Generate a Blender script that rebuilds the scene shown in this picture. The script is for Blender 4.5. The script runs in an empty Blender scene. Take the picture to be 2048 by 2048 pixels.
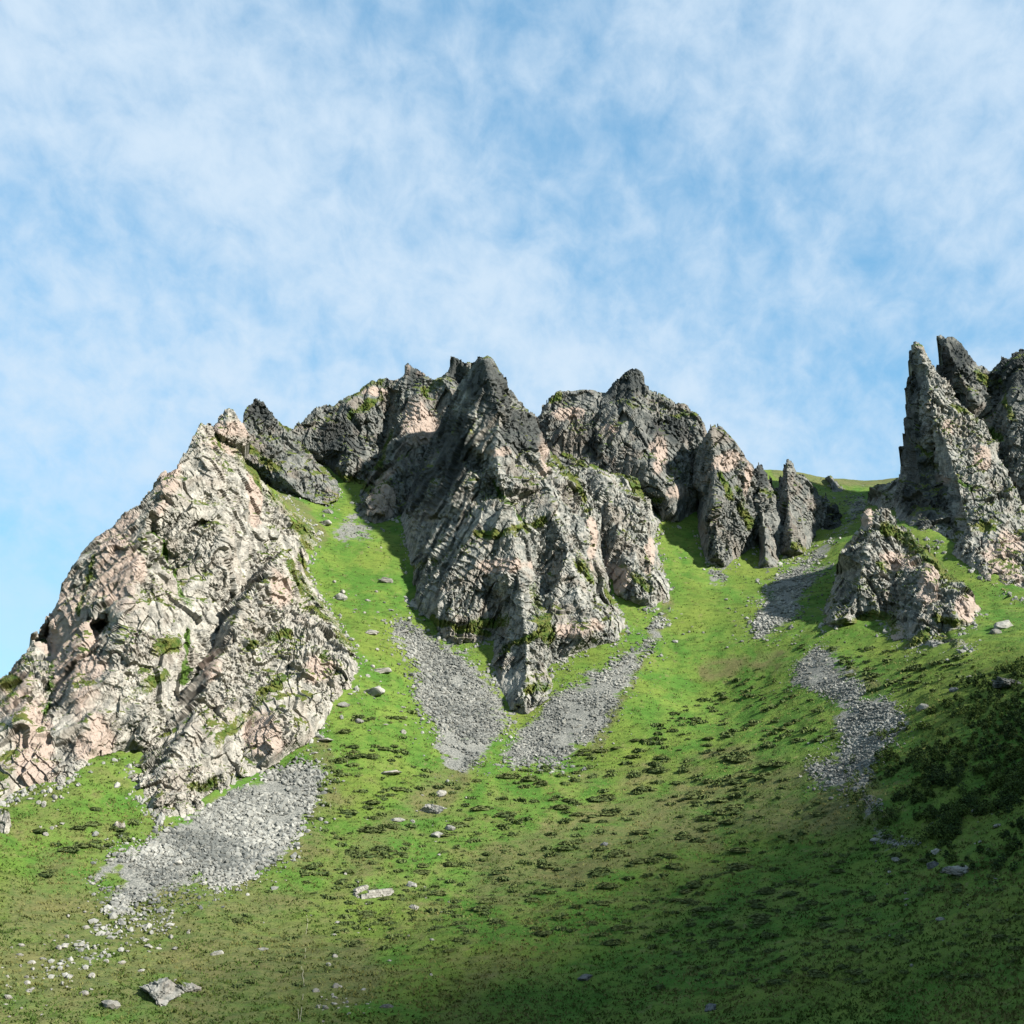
import bpy, math, random
import numpy as np
from mathutils import Vector
from mathutils.geometry import delaunay_2d_cdt

# ------------------------------------------------------------------ camera, sky, sun, exposure
SC = bpy.context.scene
COL = SC.collection
R = math.radians
PITCH = R(14.0)
FPX = 1024.0 / math.tan(R(25.0))          # focal length in pixels of the 2048 px photograph
cam_d = bpy.data.cameras.new('camera'); cam = bpy.data.objects.new('camera', cam_d); COL.objects.link(cam)
cam_d.angle = R(50.0); cam_d.clip_start = 0.5; cam_d.clip_end = 20000
cam.location = (0, 0, 0); cam.rotation_euler = (R(90) + PITCH, 0, 0)
SC.camera = cam

SUN_DIR = Vector((0.73, -0.46, 0.51)).normalized()        # towards the sun
sun_d = bpy.data.lights.new('sun', 'SUN'); sun = bpy.data.objects.new('sun', sun_d); COL.objects.link(sun)
sun_d.energy = 5.0; sun_d.angle = R(2.0); sun_d.color = (1.0, 0.955, 0.88)
sun.rotation_euler = SUN_DIR.to_track_quat('Z', 'Y').to_euler()
SKY_STRENGTH = 0.07; CLOUD_X, CLOUD_Y = 30.63, 6.38
SC.view_settings.view_transform = 'Standard'; SC.view_settings.look = 'None'
SC.view_settings.exposure = 1.5; SC.view_settings.gamma = 1.0
SC.view_settings.use_curve_mapping = False

class NT:
    """small helper to write node trees"""
    def __init__(s, tree, alb=1.0): s.t = tree; s.n = tree.nodes; s.l = tree.links; s.alb = alb
    def node(s, typ, ins=None, **kw):
        nd = s.n.new(typ)
        for k, v in kw.items(): setattr(nd, k, v)
        for k, v in (ins or {}).items():
            so = nd.inputs[k]
            if isinstance(v, bpy.types.NodeSocket): s.l.new(v, so)
            else: so.default_value = v
        return nd
    def math(s, op, a, b=0.0, clamp=False):
        return s.node('ShaderNodeMath', {0: a, 1: b}, operation=op, use_clamp=clamp).outputs[0]
    def mix(s, f, a, b):
        nd = s.node('ShaderNodeMix', data_type='RGBA')
        for k, v in ((0, f), (6, a), (7, b)):
            if isinstance(v, bpy.types.NodeSocket): s.l.new(v, nd.inputs[k])
            else: nd.inputs[k].default_value = v if k == 0 else (*[x * s.alb for x in v[:3]], 1.0)
        return nd.outputs[2]
    def ramp(s, f, lo, hi):
        nd = s.node('ShaderNodeMapRange', {0: f, 1: lo, 2: hi, 3: 0.0, 4: 1.0}, clamp=True, interpolation_type='SMOOTHSTEP')
        return nd.outputs[0]
    def noise(s, vec, scale, detail=4.0, rough=0.55, dist=0.0, sc=None):
        if sc is not None:
            vec = s.node('ShaderNodeVectorMath', {0: vec, 1: sc}, operation='MULTIPLY').outputs[0]
        return s.node('ShaderNodeTexNoise', {'Vector': vec, 'Scale': scale, 'Detail': detail, 'Roughness': rough, 'Distortion': dist}).outputs[0]
    def attr(s, name): return s.node('ShaderNodeAttribute', attribute_name=name).outputs['Fac']

world = bpy.data.worlds.new('World'); SC.world = world; world.use_nodes = True
w = NT(world.node_tree)
for nd in list(w.n): w.n.remove(nd)
sky = w.node('ShaderNodeTexSky', sky_type='NISHITA', sun_disc=False)
sky.sun_elevation = math.asin(SUN_DIR.z); sky.sun_rotation = math.atan2(SUN_DIR.x, SUN_DIR.y)
sky.altitude = 300; sky.air_density = 1.0; sky.dust_density = 0.0; sky.ozone_density = 1.0
tc = w.node('ShaderNodeTexCoord').outputs['Generated']
sep = w.node('ShaderNodeSeparateXYZ', {0: tc})
den = w.math('ADD', w.math('MAXIMUM', sep.outputs[2], 0.0), 0.80)
cx = w.math('DIVIDE', sep.outputs[0], den); cy = w.math('DIVIDE', sep.outputs[1], den)
cl = w.node('ShaderNodeCombineXYZ', {0: cx, 1: cy, 2: 0.0}).outputs[0]      # cloud-layer plane
clo = w.node('ShaderNodeVectorMath', {0: cl, 1: (CLOUD_X, CLOUD_Y, 0.0)}, operation='ADD').outputs[0]
rt = w.node('ShaderNodeMapping', {'Vector': clo, 'Rotation': (0, 0, R(-42))}).outputs[0]      # the bands drift down to the right
big = w.noise(rt, 4.2, 4.0, 0.52, 0.4, sc=(0.42, 1.0, 1.0))
mid = w.noise(rt, 13.0, 5.0, 0.60, 0.4, sc=(0.6, 1.0, 1.0))
fine = w.noise(clo, 36.0, 5.0, 0.60, 0.25, sc=(1.0, 0.8, 1.0))
cov = w.math('ADD', w.math('ADD', w.math('MULTIPLY', big, 0.70), w.math('MULTIPLY', mid, 0.40)), w.math('MULTIPLY', fine, 0.50))
mask = w.math('MULTIPLY', w.ramp(cov, 0.51, 1.02), 0.92)
mask = w.math('MULTIPLY', mask, w.math('ADD', 0.35, w.math('MULTIPLY', w.ramp(sep.outputs[2], 0.05, 0.34), 0.65)))
low = w.node('ShaderNodeGamma', {'Color': w.node('ShaderNodeVectorMath', {0: sky.outputs[0], 1: (0.1, 0.1, 0.1)}, operation='MULTIPLY').outputs[0], 'Gamma': 0.42}).outputs[0]
blue = w.node('ShaderNodeVectorMath', {0: low, 1: (0.52, 0.99, 1.30)}, operation='MULTIPLY').outputs[0]
skyc = w.mix(mask, blue, (0.69, 0.835, 0.98))
KS = 1.0 / (SKY_STRENGTH * 2 ** SC.view_settings.exposure)
skyc = w.node('ShaderNodeVectorMath', {0: skyc, 1: (KS, KS, KS)}, operation='MULTIPLY').outputs[0]
bg = w.node('ShaderNodeBackground', {'Color': skyc, 'Strength': SKY_STRENGTH})
out = w.node('ShaderNodeOutputWorld', {'Surface': bg.outputs[0]})

# ------------------------------------------------------------------ numeric helpers
rng = np.random.default_rng(7)
random.seed(7)
CP, SP = math.cos(PITCH), math.sin(PITCH)
def rays(u, v):
    """world directions with y = 1 for pixels of the 2048 px photograph"""
    a = (np.asarray(u, float) - 1024) / FPX; b = -(np.asarray(v, float) - 1024) / FPX
    y = CP - SP * b; z = SP + CP * b
    return a / y, z / y
def project(p):
    x, y, z = p[..., 0], p[..., 1], p[..., 2]
    f = np.maximum(CP * y + SP * z, 1e-3); h = -SP * y + CP * z
    return 1024 + FPX * x / f, 1024 - FPX * h / f
def sstep(x, a, b):
    t = np.clip((x - a) / (b - a), 0, 1); return t * t * (3 - 2 * t)
def hsh(ix, iy, iz, s):
    M = np.uint32
    h = ix.astype(np.int64).astype(M) * M(374761393) + iy.astype(np.int64).astype(M) * M(668265263) + iz.astype(np.int64).astype(M) * M(2147483647) + M((s * 974711 + 1013) & 0xffffffff)
    h = (h ^ (h >> M(13))) * M(1274126177); h = (h ^ (h >> M(16))) * M(2246822519); h ^= h >> M(15)
    return h.astype(np.float64) / 4294967296.0
def vnoise(p, s=0):
    """value noise in 0..1, p (N,3)"""
    i = np.floor(p); f = p - i; f = f * f * f * (f * (f * 6 - 15) + 10); r = 0
    for dx in (0, 1):
        for dy in (0, 1):
            for dz in (0, 1):
                wgt = (f[:, 0] if dx else 1 - f[:, 0]) * (f[:, 1] if dy else 1 - f[:, 1]) * (f[:, 2] if dz else 1 - f[:, 2])
                r = r + wgt * hsh(i[:, 0] + dx, i[:, 1] + dy, i[:, 2] + dz, s)
    return r
def fbm(p, s=0, oct=4, gain=0.5):
    a, t, r = 1.0, 0.0, 0
    for k in range(oct):
        r = r + a * vnoise(p * (2.03 ** k) + 17.1 * k, s + k); t += a; a *= gain
    return r / t
def worley(q, s):
    i = np.floor(q); n = len(q)
    f1 = np.full(n, 9.0); f2 = np.full(n, 9.0); best = np.zeros((n, 3)); bc = np.zeros((n, 3))
    for dx in (-1, 0, 1):
        for dy in (-1, 0, 1):
            for dz in (-1, 0, 1):
                c = i + (dx, dy, dz)
                jit = np.stack([hsh(c[:, 0], c[:, 1], c[:, 2], s + k) for k in range(3)], 1)
                o = q - (c + 0.1 + 0.8 * jit); d = np.sqrt((o * o).sum(1))
                m = d < f1
                f2 = np.where(m, f1, np.minimum(f2, d)); f1 = np.where(m, d, f1)
                best[m] = o[m]; bc[m] = c[m]
    rnd = [hsh(bc[:, 0], bc[:, 1], bc[:, 2], s + 11 + k) for k in range(4)]
    return f1, f2, rnd, best
def chunk(p, size, amp, s, ani=(1, 1, 1), rot=None, crack=0.6):
    """broken rock: every cell is a tilted, offset facet with a crack round it"""
    q = p if rot is None else p @ rot
    q = q / (size * np.array(ani))
    f1, f2, r, o = worley(q, s)
    d = (r[0] - 0.5) * 1.3 + 1.5 * (o[:, 0] * (r[1] - 0.5) + o[:, 1] * (r[2] - 0.5) + o[:, 2] * (r[3] - 0.5)) * 1.6
    return amp * (d - crack * sstep(f2 - f1, 0.14, 0.0))
def inpoly(u, v, poly):
    u = np.asarray(u, float); v = np.asarray(v, float); r = np.zeros(u.shape, bool); n = len(poly)
    for k in range(n):
        x0, y0 = poly[k][:2]; x1, y1 = poly[(k + 1) % n][:2]
        if y0 == y1: continue
        c = ((y0 > v) != (y1 > v)) & (u < (x1 - x0) * (v - y0) / (y1 - y0) + x0)
        r ^= c
    return r
def segdist(u, v, pts, closed=False, skip=None):
    d = np.full(np.shape(u), 1e9); n = len(pts)
    for k in range(n if closed else n - 1):
        if skip is not None and skip[k]: continue
        ax, ay = pts[k][:2]; bx, by = pts[(k + 1) % n][:2]
        L = max((bx - ax) ** 2 + (by - ay) ** 2, 1e-6)
        t = np.clip(((u - ax) * (bx - ax) + (v - ay) * (by - ay)) / L, 0, 1)
        d = np.minimum(d, np.hypot(u - ax - t * (bx - ax), v - ay - t * (by - ay)))
    return d

def mesh_np(name, verts, faces, smooth=False, attrs=None):
    me = bpy.data.meshes.new(name)
    verts = np.asarray(verts, np.float32); faces = np.asarray(faces, np.int32); k = faces.shape[1]
    me.vertices.add(len(verts)); me.vertices.foreach_set('co', verts.ravel())
    me.loops.add(faces.size); me.loops.foreach_set('vertex_index', faces.ravel())
    me.polygons.add(len(faces)); me.polygons.foreach_set('loop_start', np.arange(len(faces), dtype=np.int32) * k)
    me.polygons.foreach_set('use_smooth', np.full(len(faces), smooth))
    for an, av in (attrs or {}).items():
        a = me.attributes.new(an, 'FLOAT', 'POINT'); a.data.foreach_set('value', np.asarray(av, np.float32))
    me.update(calc_edges=True); me.validate()
    return me
def add(name, me, mat=None, parent=None, loc=(0, 0, 0), **props):
    o = bpy.data.objects.new(name, me); COL.objects.link(o); o.location = loc
    if mat is not None and me is not None:
        if not me.materials: me.materials.append(mat)
    if parent is not None: o.parent = parent
    for k, v in props.items(): o[k] = v
    return o

# ------------------------------------------------------------------ materials
def new_mat(name, rough=0.95, spec=0.15):
    m = bpy.data.materials.new(name); m.use_nodes = True; t = NT(m.node_tree, 0.68)
    b = t.n['Principled BSDF']; b.inputs['Roughness'].default_value = rough; b.inputs['Specular IOR Level'].default_value = spec
    return m, t, b
def rock_material(name, light, mid_, dark, warm=(0.36, 0.25, 0.185), darkamt=0.5, local=False):
    m, t, b = new_mat(name)
    pos = t.node('ShaderNodeTexCoord').outputs['Object'] if local else t.node('ShaderNodeNewGeometry').outputs['Position']
    k = 3.0 if local else 1.0
    n1 = t.noise(pos, 0.09 * k, 5, 0.6, 0.4); n2 = t.noise(pos, 0.5 * k, 5, 0.65, 0.3); n3 = t.noise(pos, 2.2 * k, 4, 0.65)
    str_ = t.noise(pos, 0.55 * k, 4, 0.6, 0.3, sc=(1.0, 0.8, 0.22))
    c = t.mix(t.ramp(n2, 0.40, 0.58), mid_, light)
    c = t.mix(t.math('MULTIPLY', t.ramp(t.noise(pos, 0.22 * k, 4, 0.6, 0.6), 0.52, 0.64), 0.55), c, tuple(x * 1.3 for x in light))
    c = t.mix(t.math('MULTIPLY', t.ramp(str_, 0.50, 0.66), darkamt), c, dark)
    c = t.mix(t.math('MULTIPLY', t.ramp(n1, 0.50, 0.62), 0.45), c, warm)
    c = t.mix(t.math('MULTIPLY', t.ramp(n3, 0.55, 0.72), 0.55), c, dark)
    c = t.mix(t.math('MULTIPLY', t.ramp(n3, 0.46, 0.30), 0.35), c, tuple(min(1, x * 1.35) for x in light))
    if not local:
        c = t.mix(t.math('MULTIPLY', t.attr('pink'), t.ramp(n3, 0.25, 0.5)), c, (0.37, 0.295, 0.245))
        c = t.mix(t.math('MULTIPLY', t.attr('dark'), 0.85), c, dark)  # dark lichen, and on the towers' left walls shade painted into the rock
        gn = t.math('ADD', t.attr('grass'), t.math('MULTIPLY', t.math('SUBTRACT', n3, 0.5), 0.9))
        gcol = t.mix(t.ramp(n2, 0.35, 0.65), (0.045, 0.085, 0.012), (0.12, 0.125, 0.03))
        gcol = t.mix(t.ramp(t.attr('lush'), 0.2, 0.8), gcol, (0.062, 0.112, 0.018))
        c = t.mix(t.ramp(gn, 0.42, 0.62), c, gcol)
    else:
        oi = t.node('ShaderNodeObjectInfo').outputs['Random']
        hs = t.node('ShaderNodeHueSaturation', {'Color': c, 'Value': t.math('ADD', t.math('MULTIPLY', oi, 0.5), 0.75)})
        c = hs.outputs[0]
    t.l.new(c, b.inputs['Base Color'])
    bn = t.math('ADD', t.noise(pos, 1.6 * k, 6, 0.7, 0.2), t.math('MULTIPLY', n3, 0.4))
    bp = t.node('ShaderNodeBump', {'Height': bn, 'Strength': 0.8, 'Distance': 0.3 if not local else 0.1})
    t.l.new(bp.outputs[0], b.inputs['Normal'])
    return m
M_LEFT = rock_material('pale_beige_rock', (0.39, 0.367, 0.318), (0.235, 0.228, 0.20), (0.062, 0.066, 0.056), (0.29, 0.245, 0.20), 0.5)
M_GREY = rock_material('grey_lichen_rock', (0.195, 0.195, 0.175), (0.095, 0.104, 0.096), (0.030, 0.036, 0.036), (0.21, 0.165, 0.13), 0.65)
M_MID = rock_material('grey_beige_rock', (0.32, 0.312, 0.277), (0.145, 0.155, 0.141), (0.038, 0.044, 0.043), (0.235, 0.19, 0.15), 0.6)
M_STONE = rock_material('boulder_stone', (0.30, 0.292, 0.255), (0.185, 0.187, 0.168), (0.08, 0.086, 0.078), (0.26, 0.215, 0.17), 0.35, local=True)
M_PALE = rock_material('pale_boulder_stone', (0.34, 0.325, 0.285), (0.23, 0.225, 0.20), (0.12, 0.12, 0.108), (0.36, 0.30, 0.24), 0.25, local=True)
M_DARKSTONE = rock_material('dark_boulder_stone', (0.16, 0.162, 0.16), (0.075, 0.082, 0.085), (0.026, 0.03, 0.032), (0.13, 0.10, 0.082), 0.5, local=True)
def scree_material():
    m, t, b = new_mat('scree_stone')
    pos = t.node('ShaderNodeNewGeometry').outputs['Position']
    r = t.attr('tone'); n = t.noise(pos, 1.2, 4, 0.6)
    c = t.mix(r, (0.115, 0.122, 0.114), (0.36, 0.357, 0.32))
    c = t.mix(t.math('MULTIPLY', t.ramp(n, 0.5, 0.7), 0.4), c, (0.17, 0.16, 0.13))
    t.l.new(c, b.inputs['Base Color']); return m
M_SCREE = scree_material()
def hill_material():
    m, t, b = new_mat('alpine_grass', 0.9, 0.1)
    pos = t.node('ShaderNodeNewGeometry').outputs['Position']
    n0 = t.noise(pos, 0.022, 4, 0.6, 0.5); n1 = t.noise(pos, 0.11, 5, 0.62, 0.5)
    n2 = t.noise(pos, 0.7, 5, 0.65, 0.3, sc=(0.45, 0.9, 1.5)); n3 = t.noise(pos, 3.2, 4, 0.7, 0.0, sc=(0.6, 1, 1.3))
    lush = t.mix(t.ramp(n1, 0.38, 0.64), (0.070, 0.168, 0.024), (0.150, 0.225, 0.040))
    lush = t.mix(t.math('MULTIPLY', t.ramp(n0, 0.46, 0.62), 0.55), lush, (0.165, 0.205, 0.036))
    dry = t.mix(t.ramp(n2, 0.36, 0.66), (0.084, 0.116, 0.036), (0.185, 0.185, 0.072))
    dry = t.mix(t.math('MULTIPLY', t.ramp(n1, 0.52, 0.68), 0.5), dry, (0.185, 0.160, 0.068))
    da = t.math('ADD', t.attr('dry'), t.math('MULTIPLY', t.math('SUBTRACT', n1, 0.5), 1.6))
    c = t.mix(t.ramp(da, 0.25, 0.75), lush, dry)
    c = t.mix(t.math('MULTIPLY', t.ramp(n2, 0.48, 0.66), 0.5), c, (0.03, 0.058, 0.010))
    c = t.mix(t.math('MULTIPLY', t.ramp(n3, 0.52, 0.70), 0.42), c, (0.165, 0.172, 0.060))
    c = t.mix(t.math('MULTIPLY', t.ramp(n3, 0.46, 0.30), 0.5), c, (0.022, 0.042, 0.008))
    n4 = t.noise(pos, 0.35, 5, 0.7, 0.4)
    c = t.mix(t.math('MULTIPLY', t.ramp(n4, 0.58, 0.70), 0.55), c, (0.21, 0.185, 0.085))
    c = t.mix(t.math('MULTIPLY', t.ramp(n4, 0.34, 0.26), 0.45), c, (0.035, 0.060, 0.014))
    sa = t.math('ADD', t.math('MULTIPLY', t.attr('scree'), 0.75), t.math('MULTIPLY', t.math('SUBTRACT', t.math('MULTIPLY', t.math('ADD', n2, n1), 0.5), 0.5), 1.7))
    gv = t.noise(pos, 2.6, 4, 0.7)
    grav = t.mix(t.ramp(gv, 0.35, 0.65), (0.115, 0.122, 0.112), (0.30, 0.298, 0.265))
    c = t.mix(t.ramp(sa, 0.38, 0.62), c, grav)
    t.l.new(c, b.inputs['Base Color'])
    bh = t.math('ADD', t.math('MULTIPLY', n2, 0.8), t.math('MULTIPLY', n3, 0.5))
    bp = t.node('ShaderNodeBump', {'Height': bh, 'Strength': 1.0, 'Distance': 0.55})
    t.l.new(bp.outputs[0], b.inputs['Normal']); return m
M_HILL = hill_material()
def leaf_material(name, a, b_, c_=None, trans=0.0):
    m, t, b = new_mat(name, 0.8, 0.12)
    r = t.attr('tone'); oi = t.node('ShaderNodeObjectInfo').outputs['Random']
    c = t.mix(r, a, b_)
    if c_ is not None: c = t.mix(t.math('MULTIPLY', oi, 0.7), c, c_)
    t.l.new(c, b.inputs['Base Color']); return m
M_SHRUB = leaf_material('juniper_leaf', (0.055, 0.088, 0.030), (0.130, 0.165, 0.050), (0.125, 0.145, 0.050))
M_BIRCH = leaf_material('birch_leaf', (0.022, 0.045, 0.012), (0.085, 0.125, 0.022))
M_TUFT = leaf_material('grass_blade', (0.070, 0.120, 0.022), (0.20, 0.19, 0.065))
m, t, b = new_mat('trodden_soil'); pos = t.node('ShaderNodeNewGeometry').outputs['Position']
t.l.new(t.mix(t.noise(pos, 0.8), (0.24, 0.22, 0.14), (0.42, 0.39, 0.29)), b.inputs['Base Color']); M_PATH = m

# ------------------------------------------------------------------ the hillside as a height field z(x, y)
HC = [  # pixel u, v and the distance y in metres of points on the grass
 (-300,2048,132),(0,2048,142),(512,2048,152),(1024,2048,152),(1536,2048,138),(2048,2048,116),(2350,2048,104),
 (-300,1785,165),(0,1785,177),(300,1785,190),(745,1785,200),(1024,1785,203),(1400,1785,193),(1800,1785,166),(2048,1785,147),(2350,1785,128),
 (-200,1640,186),(0,1600,203),(200,1540,214),(333,1652,206),(496,1565,230),(640,1500,246),(860,1540,250),(1024,1530,258),(1400,1500,262),(1750,1500,226),(2048,1500,188),(2350,1500,160),
 (612,1489,249),(716,1348,272),(830,1400,274),(1053,1433,284),(1250,1400,284),(1400,1400,288),(1700,1400,254),(2048,1400,205),
 (730,1250,298),(900,1285,304),(1000,1290,303),(1230,1285,306),(1300,1240,318),(1450,1250,316),(1600,1250,302),(1800,1290,274),(1950,1270,256),(2200,1300,225),
 (625,1162,318),(720,1100,334),(790,1150,326),(645,1071,338),(536,970,338),(580,1006,348),(800,1035,362),(720,1045,356),(660,960,380),(640,930,388),
 (1330,1120,350),(1340,1050,370),(1500,1140,350),(1450,1137,351),(1395,1030,380),(1590,1115,366),(1660,1184,326),(1620,1080,378),(1700,1010,420),(1640,1000,425),
 (1808,1057,342),(1880,1095,326),(1964,1160,306),(2048,1205,287),(1750,1015,400),
 (1545,941,462),(1605,950,472),(1660,957,478),(1740,962,482),(1800,958,476),(1700,985,448),
]
P = []
for u, v, d in HC:
    rx, rz = rays(u, v); P.append((rx * d, d, rz * d))
# ground that the photograph does not show: the far side of the crest, the ravine before the camera, the bank it stands on
P += [(-300,500,-30),(-150,480,20),(-40,520,90),(60,540,105),(150,600,118),(230,620,118),(330,560,120),(-320,250,-70),(-260,330,-60),(-150,330,5),(-230,150,-50),
      (-60,115,-36),(0,112,-37),(60,95,-33),(120,80,-24),(-60,60,-24),(0,55,-20),(60,45,-17),(0,0,-1.75),(-50,0,-3),(60,-5,0),(0,-60,2),(-100,-60,0),(100,-60,4),(0,25,-8.5),
      (260,200,20),(240,100,-5),(260,320,70),(320,430,110)]
P = np.array(P)
def tps_fit(xy, z, lam=0.002):
    n = len(xy); s = xy / 100.0
    r2 = ((s[:, None] - s[None]) ** 2).sum(2); K = 0.5 * r2 * np.log(r2 + 1e-9) + lam * np.eye(n)
    A = np.zeros((n + 3, n + 3)); A[:n, :n] = K; A[:n, n] = 1; A[:n, n + 1:] = s; A[n, :n] = 1; A[n + 1:, :n] = s.T
    return np.linalg.solve(A, np.concatenate([z, np.zeros(3)]))
TW = tps_fit(P[:, :2], P[:, 2])
def tps(x, y):
    s = np.stack([x, y], -1) / 100.0; r = TW[len(P)] + s @ TW[len(P) + 1:]
    for k in range(len(P)):
        d2 = ((s - P[k, :2] / 100.0) ** 2).sum(-1); r = r + TW[k] * 0.5 * d2 * np.log(d2 + 1e-9)
    return r
GX0, GX1, GY0, GY1, GS = -420.0, 460.0, -64.0, 660.0, 2.0
gx = np.arange(GX0, GX1 + .1, GS); gy = np.arange(GY0, GY1 + .1, GS)
XX, YY = np.meshgrid(gx, gy)
HG = tps(XX, YY)
q = np.stack([XX.ravel(), YY.ravel(), 0 * XX.ravel()], 1)
und = (fbm(q / 26.0, 3, 3) - 0.5) * 3.0 + (fbm(q / np.array([9.0, 5.0, 9.0]), 9, 3) - 0.5) * 1.5
HG = HG + und.reshape(HG.shape) * sstep(YY, 60, 130)
HG = np.clip(HG, -60, 400)
def height(x, y):
    fx = np.clip((x - GX0) / GS, 0, len(gx) - 1.001); fy = np.clip((y - GY0) / GS, 0, len(gy) - 1.001)
    i = fx.astype(int); j = fy.astype(int); a = fx - i; b_ = fy - j
    return (HG[j, i] * (1 - a) + HG[j, i + 1] * a) * (1 - b_) + (HG[j + 1, i] * (1 - a) + HG[j + 1, i + 1] * a) * b_
def hit(u, v):
    """where the sight line of a pixel meets the hillside: (N,3), nan where it misses"""
    u = np.atleast_1d(np.asarray(u, float)); v = np.atleast_1d(np.asarray(v, float))
    rx, rz = rays(u, v); y = np.full(u.shape, np.nan); done = np.zeros(u.shape, bool); py = np.full(u.shape, 100.0)
    for yy in np.arange(100.0, 600.0, 1.5):
        below = (rz * yy < height(rx * yy, np.full(u.shape, yy))) & ~done
        y[below] = yy; done |= below
    lo = y - 1.5; hi = y.copy()
    for _ in range(7):
        md = 0.5 * (lo + hi); bl = rz * md < height(rx * np.nan_to_num(md, nan=200), np.nan_to_num(md, nan=200))
        hi = np.where(bl, md, hi); lo = np.where(bl, lo, md)
    return np.stack([rx * hi, hi, rz * hi], -1)

# ------------------------------------------------------------------ crags: traced outlines and arêtes, each with its own distance
F = -1     # a foot point: stands on the hillside
CRAGS = []
def crag(**kw): CRAGS.append(kw)
crag(name='rock_crag', key='left', label='broad pale beige crag filling the left side, smooth pink slabs on its left edge', mat=M_LEFT,
 dip=(0.55, 0.25), thick=40, mid=0.85, joint=0.2,
 out=[(-90,1650,F),(-90,1440,228),(0,1365,240),(22,1347,0),(47,1310,0),(69,1281,0),(78,1249,0),(112,1209,0),(127,1173,0),(149,1133,0),(163,1108,266),(185,1082,0),(228,1057,0),(254,1028,0),(283,1006,281),(304,973,0),(319,952,0),(328,935,0),(335,943,0),(353,934,289),(362,915,0),(377,894,0),(391,865,0),(400,845,301),(413,845,0),(428,854,305),(470,895,318),(536,970,F),(580,1006,F),(645,1071,F),(616,1136,F),(630,1176,F),(652,1223,F),(600,1250,303),(520,1350,268),(420,1450,246),(330,1530,226),(268,1504,F),(236,1507,F),(188,1515,F),(174,1529,F),(145,1558,F),(130,1573,F),(65,1573,F),(22,1594,F)],
 lines=[[(348,970,277),(301,1042,265),(275,1133,252),(254,1223,241),(235,1296,233),(217,1379,225),(160,1470,216),(120,1545,210)],
        [(109,1325,243),(101,1402,232),(85,1450,224)], [(60,1350,233),(45,1450,216),(35,1540,208)], [(190,1180,254),(170,1280,240),(150,1380,226)],
        [(308,1068,274),(344,1133,270),(362,1194,263),(377,1245,257),(373,1314,248),(330,1400,238)],
        [(420,960,291),(440,1060,281),(445,1140,273)], [(490,1150,294),(478,1185,286),(446,1250,272),(415,1320,259),(380,1390,247)], [(330,1250,246),(300,1350,234),(270,1440,223)], [(400,900,294)], [(520,1040,314),(560,1080,316)], [(203,1248,259)], [(176,1252,246)], [(228,1222,243)], [(200,1196,251)], [(192,1296,240)], [(93,1272,263)], [(122,1265,250)], [(72,1300,250)], [(100,1225,259)]],
 pink=[(330,950,30,60),(240,1130,50,90),(150,1300,60,110),(60,1480,45,90),(200,1480,40,50),(505,1000,16,60),(440,890,40,20),(110,1240,40,60),(30,1380,40,60)],
 grass=[([(308,1068),(344,1133),(362,1194),(377,1245),(373,1314),(365,1365)],7,1),([(109,1325),(101,1402),(85,1450)],12,1),([(310,1300),(350,1290)],16,0),([(455,880),(520,960),(580,1020),(620,1090),(618,1140)],26,0),([(195,1110),(160,1230)],8,0),([(250,1400),(330,1350)],14,0),([(0,1380),(40,1365)],12,0)])
crag(name='rock_crag', key='left_front', label='rugged beige buttress in front of the left crag, above the long grey scree fan', mat=M_LEFT,
 dip=(0.75, 0.15), thick=25, mid=0.95, joint=0.3,
 out=[(565,1100,306),(520,1140,298),(470,1185,285),(440,1240,273),(428,1290,266),(385,1350,254),(365,1400,245),(330,1450,236),(275,1518,F),(254,1540,F),(239,1555,F),(264,1580,F),(312,1631,F),(333,1652,F),(399,1623,F),(464,1583,F),(496,1565,F),(536,1540,F),(580,1507,F),(612,1489,F),(630,1475,F),(654,1439,F),(669,1413,F),(712,1384,F),(716,1348,F),(727,1318,F),(694,1267,F),(658,1216,F),(625,1162,F),(600,1125,313)],
 lines=[[(548,1128,290),(498,1195,268),(468,1255,257),(450,1305,249),(412,1368,238),(392,1420,231),(362,1490,222),(320,1560,214)], [(600,1200,294),(640,1300,272),(590,1390,251)], [(540,1260,270),(520,1350,256),(490,1460,240),(482,1540,235)], [(560,1440,240),(540,1500,236)]],
 pink=[(560,1180,30,40),(640,1340,30,30),(520,1470,40,50),(420,1300,20,60)],
 grass=[([(430,1490),(520,1400),(560,1370)],12,0),([(580,1130),(650,1230),(700,1300)],13,0),([(500,1290),(580,1270)],10,0),([(380,1580),(440,1560)],12,0),([(470,1440),(560,1430)],9,0)])
crag(name='rock_pinnacle', key='p2', label='small pale pink pointed pinnacle on the left ridge, beside a darker peak', mat=M_LEFT, dip=(0.3, 0.3), thick=8,
 out=[(426,862,308),(431,847,310),(442,829,0),(455,818,314),(466,825,0),(475,843,0),(486,852,318),(502,885,322),(487,893,318),(465,884,311),(440,872,306)],
 lines=[[(455,835,309),(465,865,309)]], pink=[(455,860,40,22)], grass=[])
crag(name='rock_peak', key='p3', label='dark pyramid-shaped peak on the left ridge with grey flank falling to the grass gully', mat=M_GREY, dip=(0.5, 0.2), thick=18, footoff=-1.5,
 out=[(470,872,360),(484,847,368),(489,818,372),(504,803,0),(513,794,380),(522,803,0),(534,810,0),(543,825,0),(554,839,383),(565,852,0),(590,860,387),(602,882,389),(628,918,390),(650,932,F),(676,962,F),(680,996,F),(656,1012,F),(606,996,F),(560,978,F),(524,950,366),(480,905,358)],
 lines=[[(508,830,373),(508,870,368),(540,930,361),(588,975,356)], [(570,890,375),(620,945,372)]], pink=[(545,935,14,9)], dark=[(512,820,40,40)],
 grass=[([(490,890),(560,945)],10,0),([(560,850),(590,862)],8,0)])
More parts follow.
